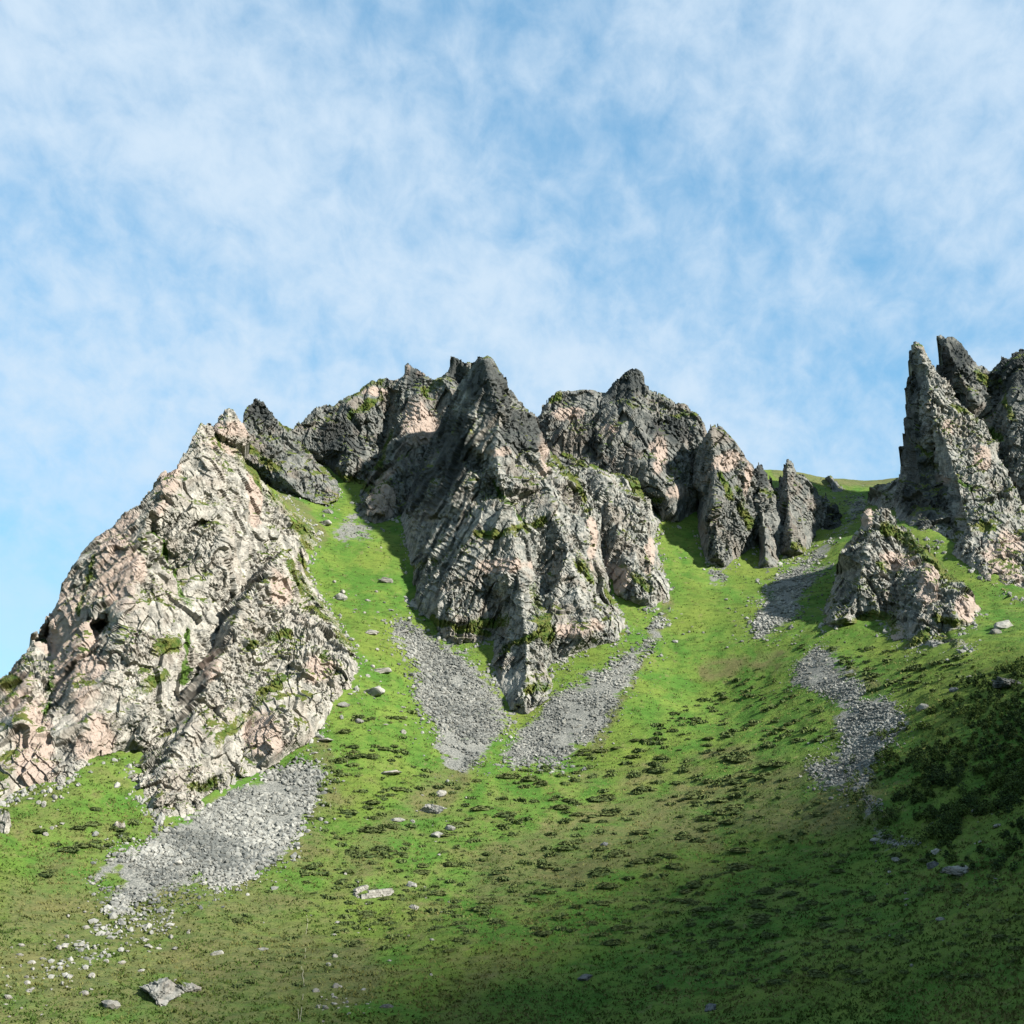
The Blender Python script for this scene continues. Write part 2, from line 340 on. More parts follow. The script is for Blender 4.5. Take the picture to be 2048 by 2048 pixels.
crag(name='rock_crag', key='back', label='grey grassy crag behind the grass gully, with two small pinnacles on its crest', mat=M_GREY, dip=(0.1, 0.1), thick=40,
 out=[(580,866,384),(596,847,388),(622,825,0),(632,814,0),(645,812,0),(654,805,0),(665,814,0),(683,800,0),(716,781,0),(741,762,0),(763,756,404),(803,756,404),(808,749,0),(810,731,0),(817,727,0),(826,736,0),(835,734,0),(850,747,0),(859,756,0),(882,754,402),(893,745,0),(901,727,0),(904,709,398),(917,714,0),(928,727,0),(935,723,0),(948,727,396),(965,800,394),(900,900,386),(850,1000,378),(799,1035,F),(752,1050,F),(723,1039,F),(701,1021,F),(719,984,F),(669,948,F),(647,930,F),(622,916,F),(589,882,384)],
 lines=[[(790,770,405),(772,850,400),(752,930,389)], [(700,830,390),(695,900,381),(690,935,376)], [(640,850,389),(640,900,383)], [(835,790,394),(815,880,381),(790,950,369),(760,1000,362)], [(870,800,395),(850,900,384)], [(740,830,395),(730,910,386)]],
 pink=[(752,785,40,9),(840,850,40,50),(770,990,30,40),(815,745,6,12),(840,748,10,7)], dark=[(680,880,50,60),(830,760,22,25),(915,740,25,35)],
 grass=[([(660,810),(760,760)],14,0),([(700,830),(760,800)],9,0),([(780,860),(760,960)],10,0),([(850,780),(880,770)],12,0),([(640,930),(740,980)],9,0)])
crag(name='rock_tower', key='tower', label='tall pointed central rock tower with a black shaded left wall', mat=M_MID, dip=(0.35, 0.15), thick=35,
 out=[(946,727,354),(957,716,0),(968,714,0),(973,707,350),(982,714,0),(991,731,0),(1009,749,0),(1013,760,0),(1020,778,0),(1035,803,0),(1056,821,0),(1071,839,360),(1094,894,360),(1125,930,354),(1160,934,350),(1178,988,344),(1203,1028,338),(1199,1089,331),(1215,1150,324),(1225,1187,F),(1254,1234,F),(1257,1267,F),(1232,1285,F),(1185,1296,F),(1149,1310,F),(1102,1339,F),(1109,1368,F),(1107,1377,F),(1096,1402,F),(1071,1417,F),(1053,1433,F),(1017,1420,F),(1002,1391,F),(980,1329,F),(984,1285,F),(908,1289,F),(886,1281,F),(861,1242,F),(817,1213,F),(796,1187,F),(814,1176,F),(810,1151,F),(814,1097,F),(799,1035,F),(824,977,374),(843,923,376),(868,872,377),(886,836,375),(901,800,370),(925,760,362)],
 lines=[[(973,725,345),(1000,830,331),(990,900,322),(1010,1000,312),(1030,1100,304),(1045,1200,297),(1055,1300,290),(1050,1400,282)],
        [(957,735,351),(948,780,348),(935,850,341),(922,920,335),(888,1000,332),(850,1055,334),(825,1110,335),(822,1170,326)],
        [(969,937,331),(1005,990,325),(1045,1050,320)], [(945,960,325),(930,1050,317),(920,1150,308),(900,1230,303)], [(1040,850,343),(1060,900,334),(1100,1000,323),(1135,1100,311),(1160,1200,303),(1170,1265,299)],
        [(1092,1080,321),(1072,1150,314),(1062,1200,308)], [(999,1205,307),(995,1275,305)], [(880,1080,324),(870,1150,315)], [(1150,1020,334)], [(1030,930,328)]],
 pink=[(1000,905,30,10),(1085,905,14,50),(1180,1080,12,50),(1000,1130,60,14),(1145,1260,50,20)], dark=[(985,770,60,80),(905,890,55,120),(1040,870,50,60),(850,960,40,70)],  # dark lichen at the top; left wall's shade also put into the colour
 grass=[([(969,937),(1005,990),(1045,1050)],5,1),([(830,1140),(870,1120)],10,0),([(960,1075),(1050,1060),(1090,1040)],9,0),([(1060,1180),(1100,1280)],18,0),([(950,1250),(1010,1240)],14,0),([(1150,1120),(1230,1200)],10,0),([(1010,1300),(1100,1260)],9,0),([(1060,1380),(1095,1370)],14,0),([(870,1240),(980,1270)],9,0),([(1100,900),(1170,1000)],7,0)])
crag(name='rock_crag', key='rib', label='grey rock rib leaning against the right side of the central tower', mat=M_MID, dip=(0.45, 0.15), thick=25,
 out=[(1150,934,364),(1181,930,0),(1243,948,368),(1272,955,366),(1315,1028,F),(1323,1042,F),(1308,1075,F),(1326,1126,F),(1341,1169,F),(1337,1213,F),(1308,1216,F),(1279,1213,F),(1228,1187,328),(1206,1150,336),(1190,1089,343),(1190,1028,350),(1165,988,356)],
 lines=[[(1205,960,351),(1225,1030,342),(1245,1100,333),(1280,1180,321)], [(1270,1010,352),(1290,1080,344),(1305,1150,332)]],
 pink=[(1300,1110,10,40),(1210,1140,8,40),(1235,1160,30,30)], grass=[([(1180,935),(1270,960),(1310,1020)],7,0),([(1255,960),(1290,990)],10,0),([(1240,1130),(1300,1180)],7,0)])
crag(name='rock_crag', key='dome', label='rounded dark grey crag right of the central tower, topped by a black knob', mat=M_GREY, dip=(0.3, 0.1), thick=45,
 out=[(1045,850,398),(1073,836,0),(1087,814,0),(1100,792,0),(1120,780,405),(1145,783,0),(1163,780,0),(1178,778,0),(1210,785,0),(1221,767,0),(1239,752,0),(1257,742,402),(1275,738,0),(1290,752,0),(1290,767,0),(1301,781,0),(1326,789,0),(1352,810,0),(1370,809,0),(1391,825,0),(1413,850,400),(1412,930,390),(1396,1024,F),(1359,1046,F),(1323,1042,F),(1315,1028,F),(1272,965,374),(1243,960,374),(1181,950,374),(1125,945,378),(1094,900,390)],
 lines=[[(1262,760,396),(1275,850,380),(1295,930,370),(1335,1000,366)], [(1195,840,394),(1185,900,384)], [(1225,830,388),(1235,900,376)], [(1345,850,390),(1370,940,381)], [(1120,820,397),(1130,870,387)], [(1300,830,388),(1325,920,378)]],
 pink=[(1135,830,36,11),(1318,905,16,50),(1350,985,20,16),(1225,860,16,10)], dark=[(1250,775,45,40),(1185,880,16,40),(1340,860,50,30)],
 grass=[([(1100,800),(1120,795)],8,0),([(1240,810),(1270,815)],8,0),([(1350,830),(1390,830)],7,0),([(1160,950),(1320,1000)],9,0),([(1130,905),(1180,940)],8,0)])
crag(name='rock_pinnacle', key='e', label='large rock fin right of the dark crag, its left side black with shade', mat=M_GREY, dip=(0.5, 0.1), thick=16,
 out=[(1386,934,381),(1399,887,379),(1417,854,376),(1424,848,373),(1439,848,0),(1457,868,0),(1475,894,0),(1493,919,0),(1508,934,378),(1528,985,380),(1536,1040,380),(1530,1085,F),(1478,1115,F),(1453,1137,F),(1413,1122,F),(1402,1097,F),(1395,1060,F),(1391,1006,F),(1391,981,379),(1380,970,381)],
 lines=[[(1425,862,367),(1428,960,360),(1432,1050,351),(1437,1105,346)], [(1480,950,369),(1490,1040,364)], [(1412,990,369),(1405,1040,365)]],
 pink=[(1450,925,30,20),(1490,960,10,30)], grass=[([(1470,980),(1500,1050)],9,0),([(1440,950),(1460,1000)],8,0)])
crag(name='rock_pinnacle', key='f', label='short rock spire with a long foot, between the large fin and the slender spire', mat=M_GREY, dip=(0.5, 0.1), thick=12,
 out=[(1500,940,384),(1515,921,382),(1525,930,0),(1536,948,0),(1547,970,384),(1580,990,388),(1586,1050,386),(1562,1108,F),(1551,1162,F),(1529,1169,F),(1515,1137,F),(1518,1097,F),(1507,1042,378),(1502,970,382)],
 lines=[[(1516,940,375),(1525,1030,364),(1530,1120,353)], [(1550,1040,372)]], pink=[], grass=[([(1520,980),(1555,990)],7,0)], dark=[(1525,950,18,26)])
crag(name='rock_pinnacle', key='g', label='slender upright grey spire standing against the yellow-green skyline meadow', mat=M_GREY, dip=(0.45, 0.1), thick=14,
 out=[(1540,1010,392),(1558,968,388),(1567,930,387),(1574,917,386),(1587,926,0),(1594,948,0),(1605,948,0),(1620,966,0),(1638,988,392),(1649,990,0),(1652,982,0),(1663,1006,392),(1652,1040,388),(1634,1064,F),(1623,1090,F),(1612,1108,F),(1583,1115,F),(1556,1108,F),(1540,1060,388)],
 lines=[[(1574,935,379),(1578,1030,369),(1585,1095,360)], [(1615,990,383),(1612,1060,375)]], pink=[], grass=[([(1590,1090),(1610,1100)],9,0)])
crag(name='rock_outcrop', key='k', label='squat dark rock in shade at the right foot of the slender spire', mat=M_GREY, dip=(0.2, 0.0), thick=8,
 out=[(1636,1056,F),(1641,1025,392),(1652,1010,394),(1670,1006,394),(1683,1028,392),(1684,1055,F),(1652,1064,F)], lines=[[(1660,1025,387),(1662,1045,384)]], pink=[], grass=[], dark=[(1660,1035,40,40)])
crag(name='rock_outcrop', key='sky', label='small jagged rock on the skyline meadow between slender spire and right tower', mat=M_GREY, dip=(0.4, 0.0), thick=8,
 out=[(1647,958,F),(1655,950,455),(1660,945,455),(1668,952,0),(1672,962,0),(1680,968,455),(1694,980,F),(1678,985,F),(1664,984,F),(1660,966,F)], lines=[[(1665,963,449)]], pink=[], grass=[])
crag(name='rock_crag', key='low_right', label='low crag of upright grey columns below the right tower, grassy cap on top', mat=M_MID, dip=(0.0, 0.05), thick=22, col=1,
 out=[(1676,1108,316),(1703,1075,318),(1721,1050,320),(1730,1022,320),(1739,1015,0),(1746,1021,0),(1768,1014,318),(1783,1017,0),(1792,1042,320),(1812,1057,0),(1837,1075,0),(1866,1111,306),(1895,1147,0),(1928,1169,0),(1949,1198,284),(1964,1220,F),(1949,1249,F),(1915,1258,F),(1953,1285,F),(1917,1303,F),(1880,1310,F),(1848,1292,F),(1812,1303,F),(1786,1285,F),(1775,1256,F),(1768,1242,F),(1717,1249,F),(1692,1252,F),(1652,1270,F),(1641,1249,F),(1645,1220,F),(1659,1184,F),(1672,1147,F)],
 lines=[[(1745,1060,311),(1730,1110,301),(1715,1180,294),(1690,1235,290)], [(1785,1120,308),(1795,1200,296)], [(1850,1150,290),(1845,1220,279),(1850,1270,271)], [(1905,1190,281),(1910,1235,271)]],
 pink=[(1735,1040,12,22),(1860,1165,20,50),(1935,1215,26,30),(1790,1265,16,14),(1800,1120,40,20)],
 grass=[([(1770,1050),(1830,1085),(1890,1150),(1930,1175)],14,0),([(1760,1130),(1800,1150)],14,0),([(1700,1250),(1770,1230),(1800,1260)],16,0),([(1800,1290),(1850,1270)],16,0),([(1880,1240),(1930,1250)],14,0),([(1880,1290),(1930,1290)],14,0)])
crag(name='rock_tower', key='right', label='tallest right-hand rock tower with a leaning blade-like summit and dark left wall', mat=M_MID, dip=(0.6, 0.1), thick=35,
 out=[(1728,1024,F),(1732,1002,F),(1739,977,402),(1754,970,0),(1779,966,399),(1797,955,396),(1801,908,391),(1803,868,0),(1810,836,0),(1812,785,0),(1815,752,0),(1823,752,0),(1828,758,385),(1819,731,0),(1816,705,0),(1821,685,0),(1833,679,381),(1843,687,0),(1852,709,0),(1862,727,0),(1872,745,379),(1891,760,0),(1917,796,0),(1935,821,370),(1968,843,0),(1986,872,0),(2000,908,358),(2015,941,0),(2044,1006,340),(2120,1100,325),(2220,1200,300),(2220,1330,F),(2120,1245,F),(2048,1198,F),(2022,1191,F),(1964,1155,F),(1920,1122,F),(1881,1093,F),(1841,1071,F),(1808,1053,F),(1790,1035,F),(1786,1017,F)],
 lines=[[(1842,700,375),(1855,760,368),(1875,850,359),(1905,930,347),(1925,1010,335),(1945,1080,320),(1965,1135,310)], [(1822,880,375),(1838,960,361),(1868,1050,339)], [(1852,900,372),(1882,980,360),(1912,1060,340)], [(1960,930,349),(1995,1030,330),(2030,1140,309)], [(1935,880,359),(1990,990,347)], [(1765,990,394)]],
 pink=[(1895,855,16,20),(1960,920,20,30),(1880,960,12,14),(2010,1120,40,60)], dark=[(1820,780,26,110),(1822,900,34,110),(1848,1000,46,70)],  # dark: shade of the left wall deepened by rock colour
 grass=[([(1840,900),(1875,945)],7,0),([(1915,820),(1950,840)],8,0),([(1925,970),(1940,985)],7,1),([(1910,1040),(1990,1060)],8,0)])
crag(name='rock_crag', key='far_right', label='dark jagged crag behind the right tower, running off the right edge', mat=M_GREY, dip=(0.5, 0.1), thick=40,
 out=[(1850,780,394),(1868,745,392),(1873,727,390),(1881,731,0),(1886,720,0),(1879,691,0),(1872,673,0),(1879,665,388),(1888,674,0),(1906,676,0),(1924,691,0),(1939,709,0),(1953,729,0),(1982,738,0),(1997,727,0),(2002,712,0),(2018,716,0),(2022,703,0),(2048,698,385),(2120,680,380),(2260,720,370),(2260,1200,320),(2100,1090,342),(2010,990,358),(1960,870,375),(1890,800,388)],
 lines=[[(1895,695,382),(1925,760,374),(1950,800,370)], [(1985,790,384),(1990,850,376)], [(2035,740,376),(2020,840,364),(2048,950,352)], [(2120,800,362),(2100,950,346)]],
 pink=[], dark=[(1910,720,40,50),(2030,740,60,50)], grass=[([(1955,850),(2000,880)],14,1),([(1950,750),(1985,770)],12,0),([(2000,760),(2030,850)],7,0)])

def fill_d(pts, closed):
    """distance for points written with 0: along the line between the neighbours that carry one"""
    n = len(pts); d = [p[2] for p in pts]; idx = [k for k in range(n) if d[k] != 0]
    for a, b_ in zip(idx, idx[1:] + ([idx[0] + n] if closed else [])):
        L = [0]
        for k in range(a, b_): L.append(L[-1] + math.hypot(pts[(k + 1) % n][0] - pts[k % n][0], pts[(k + 1) % n][1] - pts[k % n][1]))
        for k in range(a + 1, b_): d[k % n] = d[a] + (d[b_ % n] - d[a]) * L[k - a] / L[-1]
    return d
def resample(pts, d, closed, step=22):
    o = []; n = len(pts)
    for k in range(n if closed else n - 1):
        a, b_ = pts[k], pts[(k + 1) % n]; m_ = max(1, int(math.hypot(a[0] - b_[0], a[1] - b_[1]) / step))
        for j in range(m_):
            f = j / m_; o.append((a[0] + (b_[0] - a[0]) * f, a[1] + (b_[1] - a[1]) * f, 1 / ((1 - f) / d[k] + f / d[(k + 1) % n])))
    if not closed: o.append((*pts[-1][:2], d[-1]))
    return o
GRID = 1.6
CRAG_POLYS = []
def build_crag(c, seed):
    pts = c['out']; foot = [p[2] == F for p in pts]
    hz = hit([p[0] for p in pts], [p[1] for p in pts])
    pts = [(p[0], p[1], (float(hz[k, 1]) + c.get('footoff', 0.8) if np.isfinite(hz[k, 1]) else 0) if foot[k] else p[2]) for k, p in enumerate(pts)]
    d = fill_d(pts, True)
    ctrl = resample(pts, d, True)
    for ln in c['lines']: ctrl += resample(ln, fill_d(ln, False), False) if len(ln) > 1 else ln
    vs, es, fs = delaunay_2d_cdt([Vector(p[:2]) for p in ctrl], [], [], 0, 1e-4)[:3]
    cd = np.array([p[2] for p in ctrl]); cxy = np.array([p[:2] for p in ctrl])
    vv = np.array([tuple(v) for v in vs]); vd = np.array([cd[np.argmin(((cxy - v) ** 2).sum(1))] for v in vv])
    us = np.arange(min(p[0] for p in pts) - 6, max(p[0] for p in pts) + 7, GRID); ws = np.arange(min(p[1] for p in pts) - 6, max(p[1] for p in pts) + 7, GRID)
    U, V = np.meshgrid(us, ws); W = np.full(U.shape, np.nan)
    for f in fs:
        (ax, ay), (bx, by), (gx_, gy_) = vv[f[0]], vv[f[1]], vv[f[2]]
        i0, i1 = np.searchsorted(us, min(ax, bx, gx_) - .01), np.searchsorted(us, max(ax, bx, gx_) + .01)
        j0, j1 = np.searchsorted(ws, min(ay, by, gy_) - .01), np.searchsorted(ws, max(ay, by, gy_) + .01)
        if i1 <= i0 or j1 <= j0: continue
        u, v = U[j0:j1, i0:i1], V[j0:j1, i0:i1]; D = (by - gy_) * (ax - gx_) + (gx_ - bx) * (ay - gy_)
        if abs(D) < 1e-9: continue
        l0 = ((by - gy_) * (u - gx_) + (gx_ - bx) * (v - gy_)) / D; l1 = ((gy_ - ay) * (u - gx_) + (ax - gx_) * (v - gy_)) / D; l2 = 1 - l0 - l1
        ins = (l0 > -1e-6) & (l1 > -1e-6) & (l2 > -1e-6)
        W[j0:j1, i0:i1][ins] = (l0 / vd[f[0]] + l1 / vd[f[1]] + l2 / vd[f[2]])[ins]
    for _ in range(12):                                   # carry the values a little past the hull
        nanm = np.isnan(W)
        if not nanm.any(): break
        acc = np.zeros(W.shape); cnt = np.zeros(W.shape)
        for dj, di in ((0, 1), (0, -1), (1, 0), (-1, 0)):
            s_ = np.roll(W, (dj, di), (0, 1)); ok = ~np.isnan(s_); acc[ok] += s_[ok]; cnt[ok] += 1
        m_ = nanm & (cnt > 0); W[m_] = acc[m_] / cnt[m_]
    W = np.where(np.isnan(W), np.nanmean(W), W)
    for _ in range(2):
        W = (np.roll(W, 1, 0) + np.roll(W, -1, 0) + np.roll(W, 1, 1) + np.roll(W, -1, 1) + 2 * W) / 6
    D = 1 / W
    e = segdist(U, V, pts, True, [foot[k] and foot[(k + 1) % len(pts)] for k in range(len(pts))])     # free edges
    ef = segdist(U, V, pts, True, [not (foot[k] and foot[(k + 1) % len(pts)]) for k in range(len(pts))])
    wd = 9.0; tt = 1 - np.clip(e / wd, 0, 1); D = D + 1.6 * (1 - np.sqrt(1 - np.minimum(tt, .999) ** 2))
    rx, rz = rays(U, V); Pg = np.stack([rx * D, D, rz * D], -1)
    gu = np.gradient(Pg, axis=1); gv = np.gradient(Pg, axis=0); N = np.cross(gu, gv); N /= np.linalg.norm(N, axis=-1, keepdims=True) + 1e-9
    N[N[..., 1] > 0] *= -1
    for _ in range(6): N = (np.roll(N, 1, 0) + np.roll(N, -1, 0) + np.roll(N, 1, 1) + np.roll(N, -1, 1) + N) / 5
    N /= np.linalg.norm(N, axis=-1, keepdims=True) + 1e-9
    p = Pg.reshape(-1, 3)
    _, _, jr, _ = worley((p + (np.stack([vnoise(p / 2.0, seed + 50)] * 3, 1) - .5)) / np.array([2.2, 2.2, 2.8]), seed + 55)
    jag = (np.stack([fbm(p / 1.7, seed + 50, 3) - .5 + (jr[0] - .5) * .5, fbm(p / 1.7, seed + 60, 3) - .5 + (jr[1] - .5) * .5], 1)).reshape(*U.shape, 2)
    amp = 10.0 * np.clip(sstep(ef, 0, 30) + 0.6, 0, 1)
    Mk = inpoly(U + jag[..., 0] * amp, V + jag[..., 1] * amp, pts)
    # rock relief: folds along the dip, then broken blocks of three sizes
    a, b_ = c['dip']; ca, sa = math.cos(a), math.sin(a)
    rot = np.array([[ca, 0, -sa], [0, 1, 0], [sa, 0, ca]]).T
    ids = -np.ones(U.shape, int); ids[Mk] = np.arange(Mk.sum()); sel = Mk.ravel(); p = p[sel]; n = N.reshape(-1, 3)[sel]
    warp = np.stack([fbm(p / 11, seed + k, 2) for k in (70, 71, 72)], 1) - 0.5
    pw = p + warp * 1.6
    qr = pw @ rot
    long_ = 3.4 if c.get('col') else 2.1
    u_, v_ = U.ravel()[sel], V.ravel()[sel]; nz = fbm(p / 6.0, seed + 33, 4)
    pk = np.zeros(len(p)); dk = np.zeros(len(p))
    for (x, y, a_, b2) in c['pink']:
        pk = np.maximum(pk, sstep(np.hypot((u_ - x) / a_, (v_ - y) / b2) + (nz - .5) * 1.4, 1.1, 0.7))
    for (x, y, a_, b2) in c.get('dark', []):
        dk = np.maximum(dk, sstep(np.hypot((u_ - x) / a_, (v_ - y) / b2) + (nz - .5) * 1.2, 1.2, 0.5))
    rgh = sstep(fbm(p / 12.0, seed + 8, 3), 0.36, 0.60) * (1 - 0.75 * pk)            # smooth slabs here, broken ground there
    disp = (fbm(p / 16.0, seed + 1, 3) - 0.5) * 3.6
    for w_, l_, am in ((8.5, 38.0, 3.8), (3.6, 16.0, 0.8)):                                  # ribs and gullies down the dip
        rb = fbm(qr / np.array([w_, w_, l_]), seed + int(w_ * 10), 2); disp += (0.5 - np.abs(rb - 0.5) * 2.4) * am
    disp += chunk(pw, 5.8, 1.5, seed + 20, (1, 1, long_ * 1.2), rot, 0.0)
    disp += chunk(pw, 2.2, c.get('mid', 1.0) * .85, seed + 21, (1, 1, long_), rot, 0.08) * (0.40 + 0.75 * rgh)
    disp += chunk(pw, 1.0, 0.46, seed + 22, (1, 1, 1.9), rot, 0.05) * (0.25 + 0.95 * rgh)
    disp += chunk(p, 0.55, 0.28, seed + 23, (1, 1, 1.5), rot, 0.0) * (0.30 + 0.8 * rgh)
    saw = (qr[:, 2] * 0.9 + qr[:, 0] * 0.35) / 1.9 + fbm(p / 8.0, seed + 9, 2) * 2.0; disp += (saw - np.floor(saw) - 0.5) * -0.65 * sstep(fbm(p / 10.0, seed + 10, 2), 0.45, 0.6)
    # joints: nearly straight cracks, open only here and there
    for kk, (dx_, dz_, gap, dp, wj) in enumerate(((1.0, 0.0, 5.0, 1.6, 0.06), (1.0, 0.15, 2.1, 0.5, 0.07))):
        jt = (qr[:, 0] * dx_ + qr[:, 2] * dz_ + 0.4 * qr[:, 1]) / gap + fbm(p / 14.0, seed + 12 + kk, 2) * 2.0; jt = np.abs(jt - np.round(jt))
        disp -= c.get('joint', 1.0) * dp * sstep(jt, wj, 0.0) * sstep(fbm(p / 7.0, seed + 15 + kk, 2), 0.50, 0.58) * (1 - .5 * pk)
    disp *= (0.35 + 0.65 * sstep(ef.ravel()[sel], 0, 22)) * (0.6 + 0.4 * sstep(e.ravel()[sel], 0, 14))
    lat = (np.stack([vnoise(p / 1.1, seed + k) for k in (80, 81, 82)], 1) - 0.5) * 0.3
    toward = -p / np.linalg.norm(p, axis=1, keepdims=True)
    obl = np.clip((toward * n).sum(1), 0, 1)[:, None]; wn = (0.65 - 0.35 * obl) * sstep(ef.ravel()[sel], 4, 40)[:, None]; dirv = toward * (1 - wn) + n * wn
    p2 = p + dirv * disp[:, None] + lat
    q00, q01, q10, q11 = ids[:-1, :-1], ids[:-1, 1:], ids[1:, :-1], ids[1:, 1:]
    ok = (q00 >= 0) & (q01 >= 0) & (q10 >= 0) & (q11 >= 0)
    quads = np.stack([q00[ok], q10[ok], q11[ok], q01[ok]], 1)
    # true vertex normals of the broken surface decide where grass can hold
    e1 = p2[quads[:, 2]] - p2[quads[:, 0]]; e2 = p2[quads[:, 3]] - p2[quads[:, 1]]; fn = np.cross(e1, e2)
    fn /= np.linalg.norm(fn, axis=1, keepdims=True) + 1e-9
    if np.mean(fn[:, 1]) > 0: quads = quads[:, ::-1]; fn = -fn
    vn = np.zeros_like(p2)
    for k in range(4): np.add.at(vn, quads[:, k], fn)
    vn /= np.linalg.norm(vn, axis=1, keepdims=True) + 1e-9
    g = sstep(vn[:, 2], 0.45, 0.85) * 0.62 + (nz - 0.5) * 1.3 + (fbm(p / 1.6, seed + 35, 3) - .5) * .5 + c.get('moss', 0)
    lush = np.zeros(len(p))
    for line, wdt, lu in c['grass']:
        dd = segdist(u_ + (nz - .5) * 22, v_ + (fbm(p / 3.0, seed + 34, 3) - .5) * 22, line)
        k_ = sstep(dd, wdt * 1.5, wdt * 0.4); g = np.maximum(g, k_ * (0.6 + (nz - .5) * 1.0 if lu else 0.62 + (nz - .5) * .8)); lush = np.maximum(lush, k_ * lu)
    # close the solid backwards
    ed = np.concatenate([quads[:, [0, 1]], quads[:, [1, 2]], quads[:, [2, 3]], quads[:, [3, 0]]])
    key = np.sort(ed, 1); _, inv, cnt = np.unique(key, axis=0, return_inverse=True, return_counts=True)
    bd = ed[cnt[inv.ravel()] == 1]; bv = np.unique(bd); mp = np.zeros(len(p2), int)
    verts = [p2]; faces = [quads]; base = len(p2); prev = np.arange(len(p2)); T = c['thick']
    bp = p2[bv]; ln_ = np.linalg.norm(bp, axis=1, keepdims=True)
    jn = (np.stack([vnoise(bp / 2.5, seed + k) for k in (90, 91, 92)], 1) - 0.5)
    for T_, dr in ((T * .25, .25), (T, .5)):
        ring = bp * (1 + T_ / ln_) - np.array([0, 0, 1.0]) * dr * T_ + jn * np.array([1.5, 2, 0]) * (T_ / T)
        mp2 = np.zeros(len(p2), int); mp2[bv] = base + np.arange(len(bv)); verts.append(ring)
        faces.append(np.stack([prev[bd[:, 1]], prev[bd[:, 0]], mp2[bd[:, 0]], mp2[bd[:, 1]]], 1)); prev = mp2; base += len(bv)
    apex = verts[-1].mean(0) + np.array([0, 6.0, -4.0]); verts.append(apex[None])
    faces.append(np.stack([prev[bd[:, 1]], prev[bd[:, 0]], np.full(len(bd), base), np.full(len(bd), base)], 1))
    verts = np.concatenate(verts); tot = len(verts)
    quadsall = np.concatenate(faces[:-1]); tri = faces[-1][:, :3]
    pad = lambda x: np.concatenate([x, np.zeros(tot - len(x))])
    tris = np.concatenate([quadsall[:, [0, 1, 2]], quadsall[:, [0, 2, 3]], tri])
    loc = np.array([p2[:, 0].mean(), np.percentile(p2[:, 1], 20), p2[:, 2].min()])
    me = mesh_np(c['name'], verts - loc, tris, False, dict(grass=pad(g), lush=pad(lush), pink=pad(pk), dark=pad(dk)))
    CRAG_POLYS.append(c['out'])
    add(c['name'], me, c['mat'], None, loc, label=c['label'], category='crag' if 'crag' in c['name'] else ('outcrop' if 'outcrop' in c['name'] else 'rock tower' if 'tower' in c['name'] else 'pinnacle'), group='crags and towers of the mountainside')
for k, c in enumerate(CRAGS): build_crag(c, 100 + 131 * k)

# ------------------------------------------------------------------ zones of the ground (traced in the photograph, carried by the hillside)
SCREE = {
 'left': [(612,1525),(645,1540),(638,1580),(616,1638),(580,1696),(554,1714),(471,1772),(428,1783),(399,1750),(312,1779),(261,1812),(232,1830),(221,1794),(254,1765),(232,1739),(174,1768),(217,1718),(275,1696),(333,1660),(464,1583),(536,1544)],
 'centre': [(792,1234),(821,1245),(846,1267),(875,1289),(926,1303),(951,1343),(1002,1402),(1029,1442),(999,1471),(966,1507),(926,1540),(897,1529),(875,1500),(883,1468),(861,1431),(832,1395),(832,1359),(843,1350),(821,1318),(806,1285),(781,1267)],
 'tongue': [(1308,1234),(1333,1234),(1326,1260),(1301,1296),(1238,1395),(1209,1449),(1180,1478),(1136,1522),(1107,1536),(1082,1522),(1038,1529),(1006,1507),(1035,1468),(1067,1439),(1118,1388),(1151,1370),(1228,1328),(1286,1292),(1304,1267)],
 'gully': [(1507,1267),(1518,1278),(1547,1245),(1587,1231),(1594,1205),(1616,1176),(1674,1126),(1640,1140),(1612,1150),(1638,1115),(1670,1082),(1714,1031),(1732,1017),(1728,999),(1692,995),(1705,1022),(1685,1064),(1620,1111),(1576,1144),(1529,1173),(1536,1195),(1515,1227)],
 'right': [(1583,1343),(1627,1296),(1667,1303),(1703,1358),(1718,1366),(1732,1399),(1783,1395),(1783,1420),(1808,1442),(1790,1464),(1772,1493),(1743,1518),(1736,1565),(1710,1576),(1663,1576),(1627,1551),(1609,1526),(1638,1529),(1689,1533),(1685,1500),(1699,1475),(1670,1446),(1703,1420),(1663,1395),(1594,1373)],
}
SCREE_SMALL = [[(690,1035),(745,1052),(738,1075),(690,1085),(665,1070)], [(1415,1140),(1450,1145),(1455,1165),(1425,1165)], [(1750,1655),(1790,1668),(1850,1690),(1800,1700),(1745,1690)], [(1728,1590),(1765,1600),(1770,1625),(1730,1630)], [(610,1980),(700,1975),(720,2030),(640,2045)], [(0,1600),(25,1640),(20,1690),(0,1700)]]
THICKET = [(1760,1470),(1830,1440),(1880,1400),(1930,1360),(2000,1340),(2130,1300),(2330,1290),(2330,1640),(2048,1660),(1960,1690),(1900,1700),(1840,1660),(1780,1640),(1740,1560),(1745,1520)]
DRY = [([(640,1500),(660,1600),(600,1720)],45,.6),([(0,1990),(250,1830),(450,1900),(700,1950)],120,.75),([(1000,1750),(1300,1650),(1500,1600),(1700,1600)],130,.65),([(720,1720),(900,1560)],70,.55),
       ([(1340,1200),(1270,1340),(1190,1500)],22,.55),([(560,960),(640,1080)],30,.7),([(1560,945),(1800,960)],28,1.0),([(1180,1560),(1320,1540),(1560,1500)],40,.5),([(100,1740),(300,1900)],90,.6),([(1420,1340),(1560,1320)],40,.5),([(1700,1340),(1760,1380)],25,.6)]
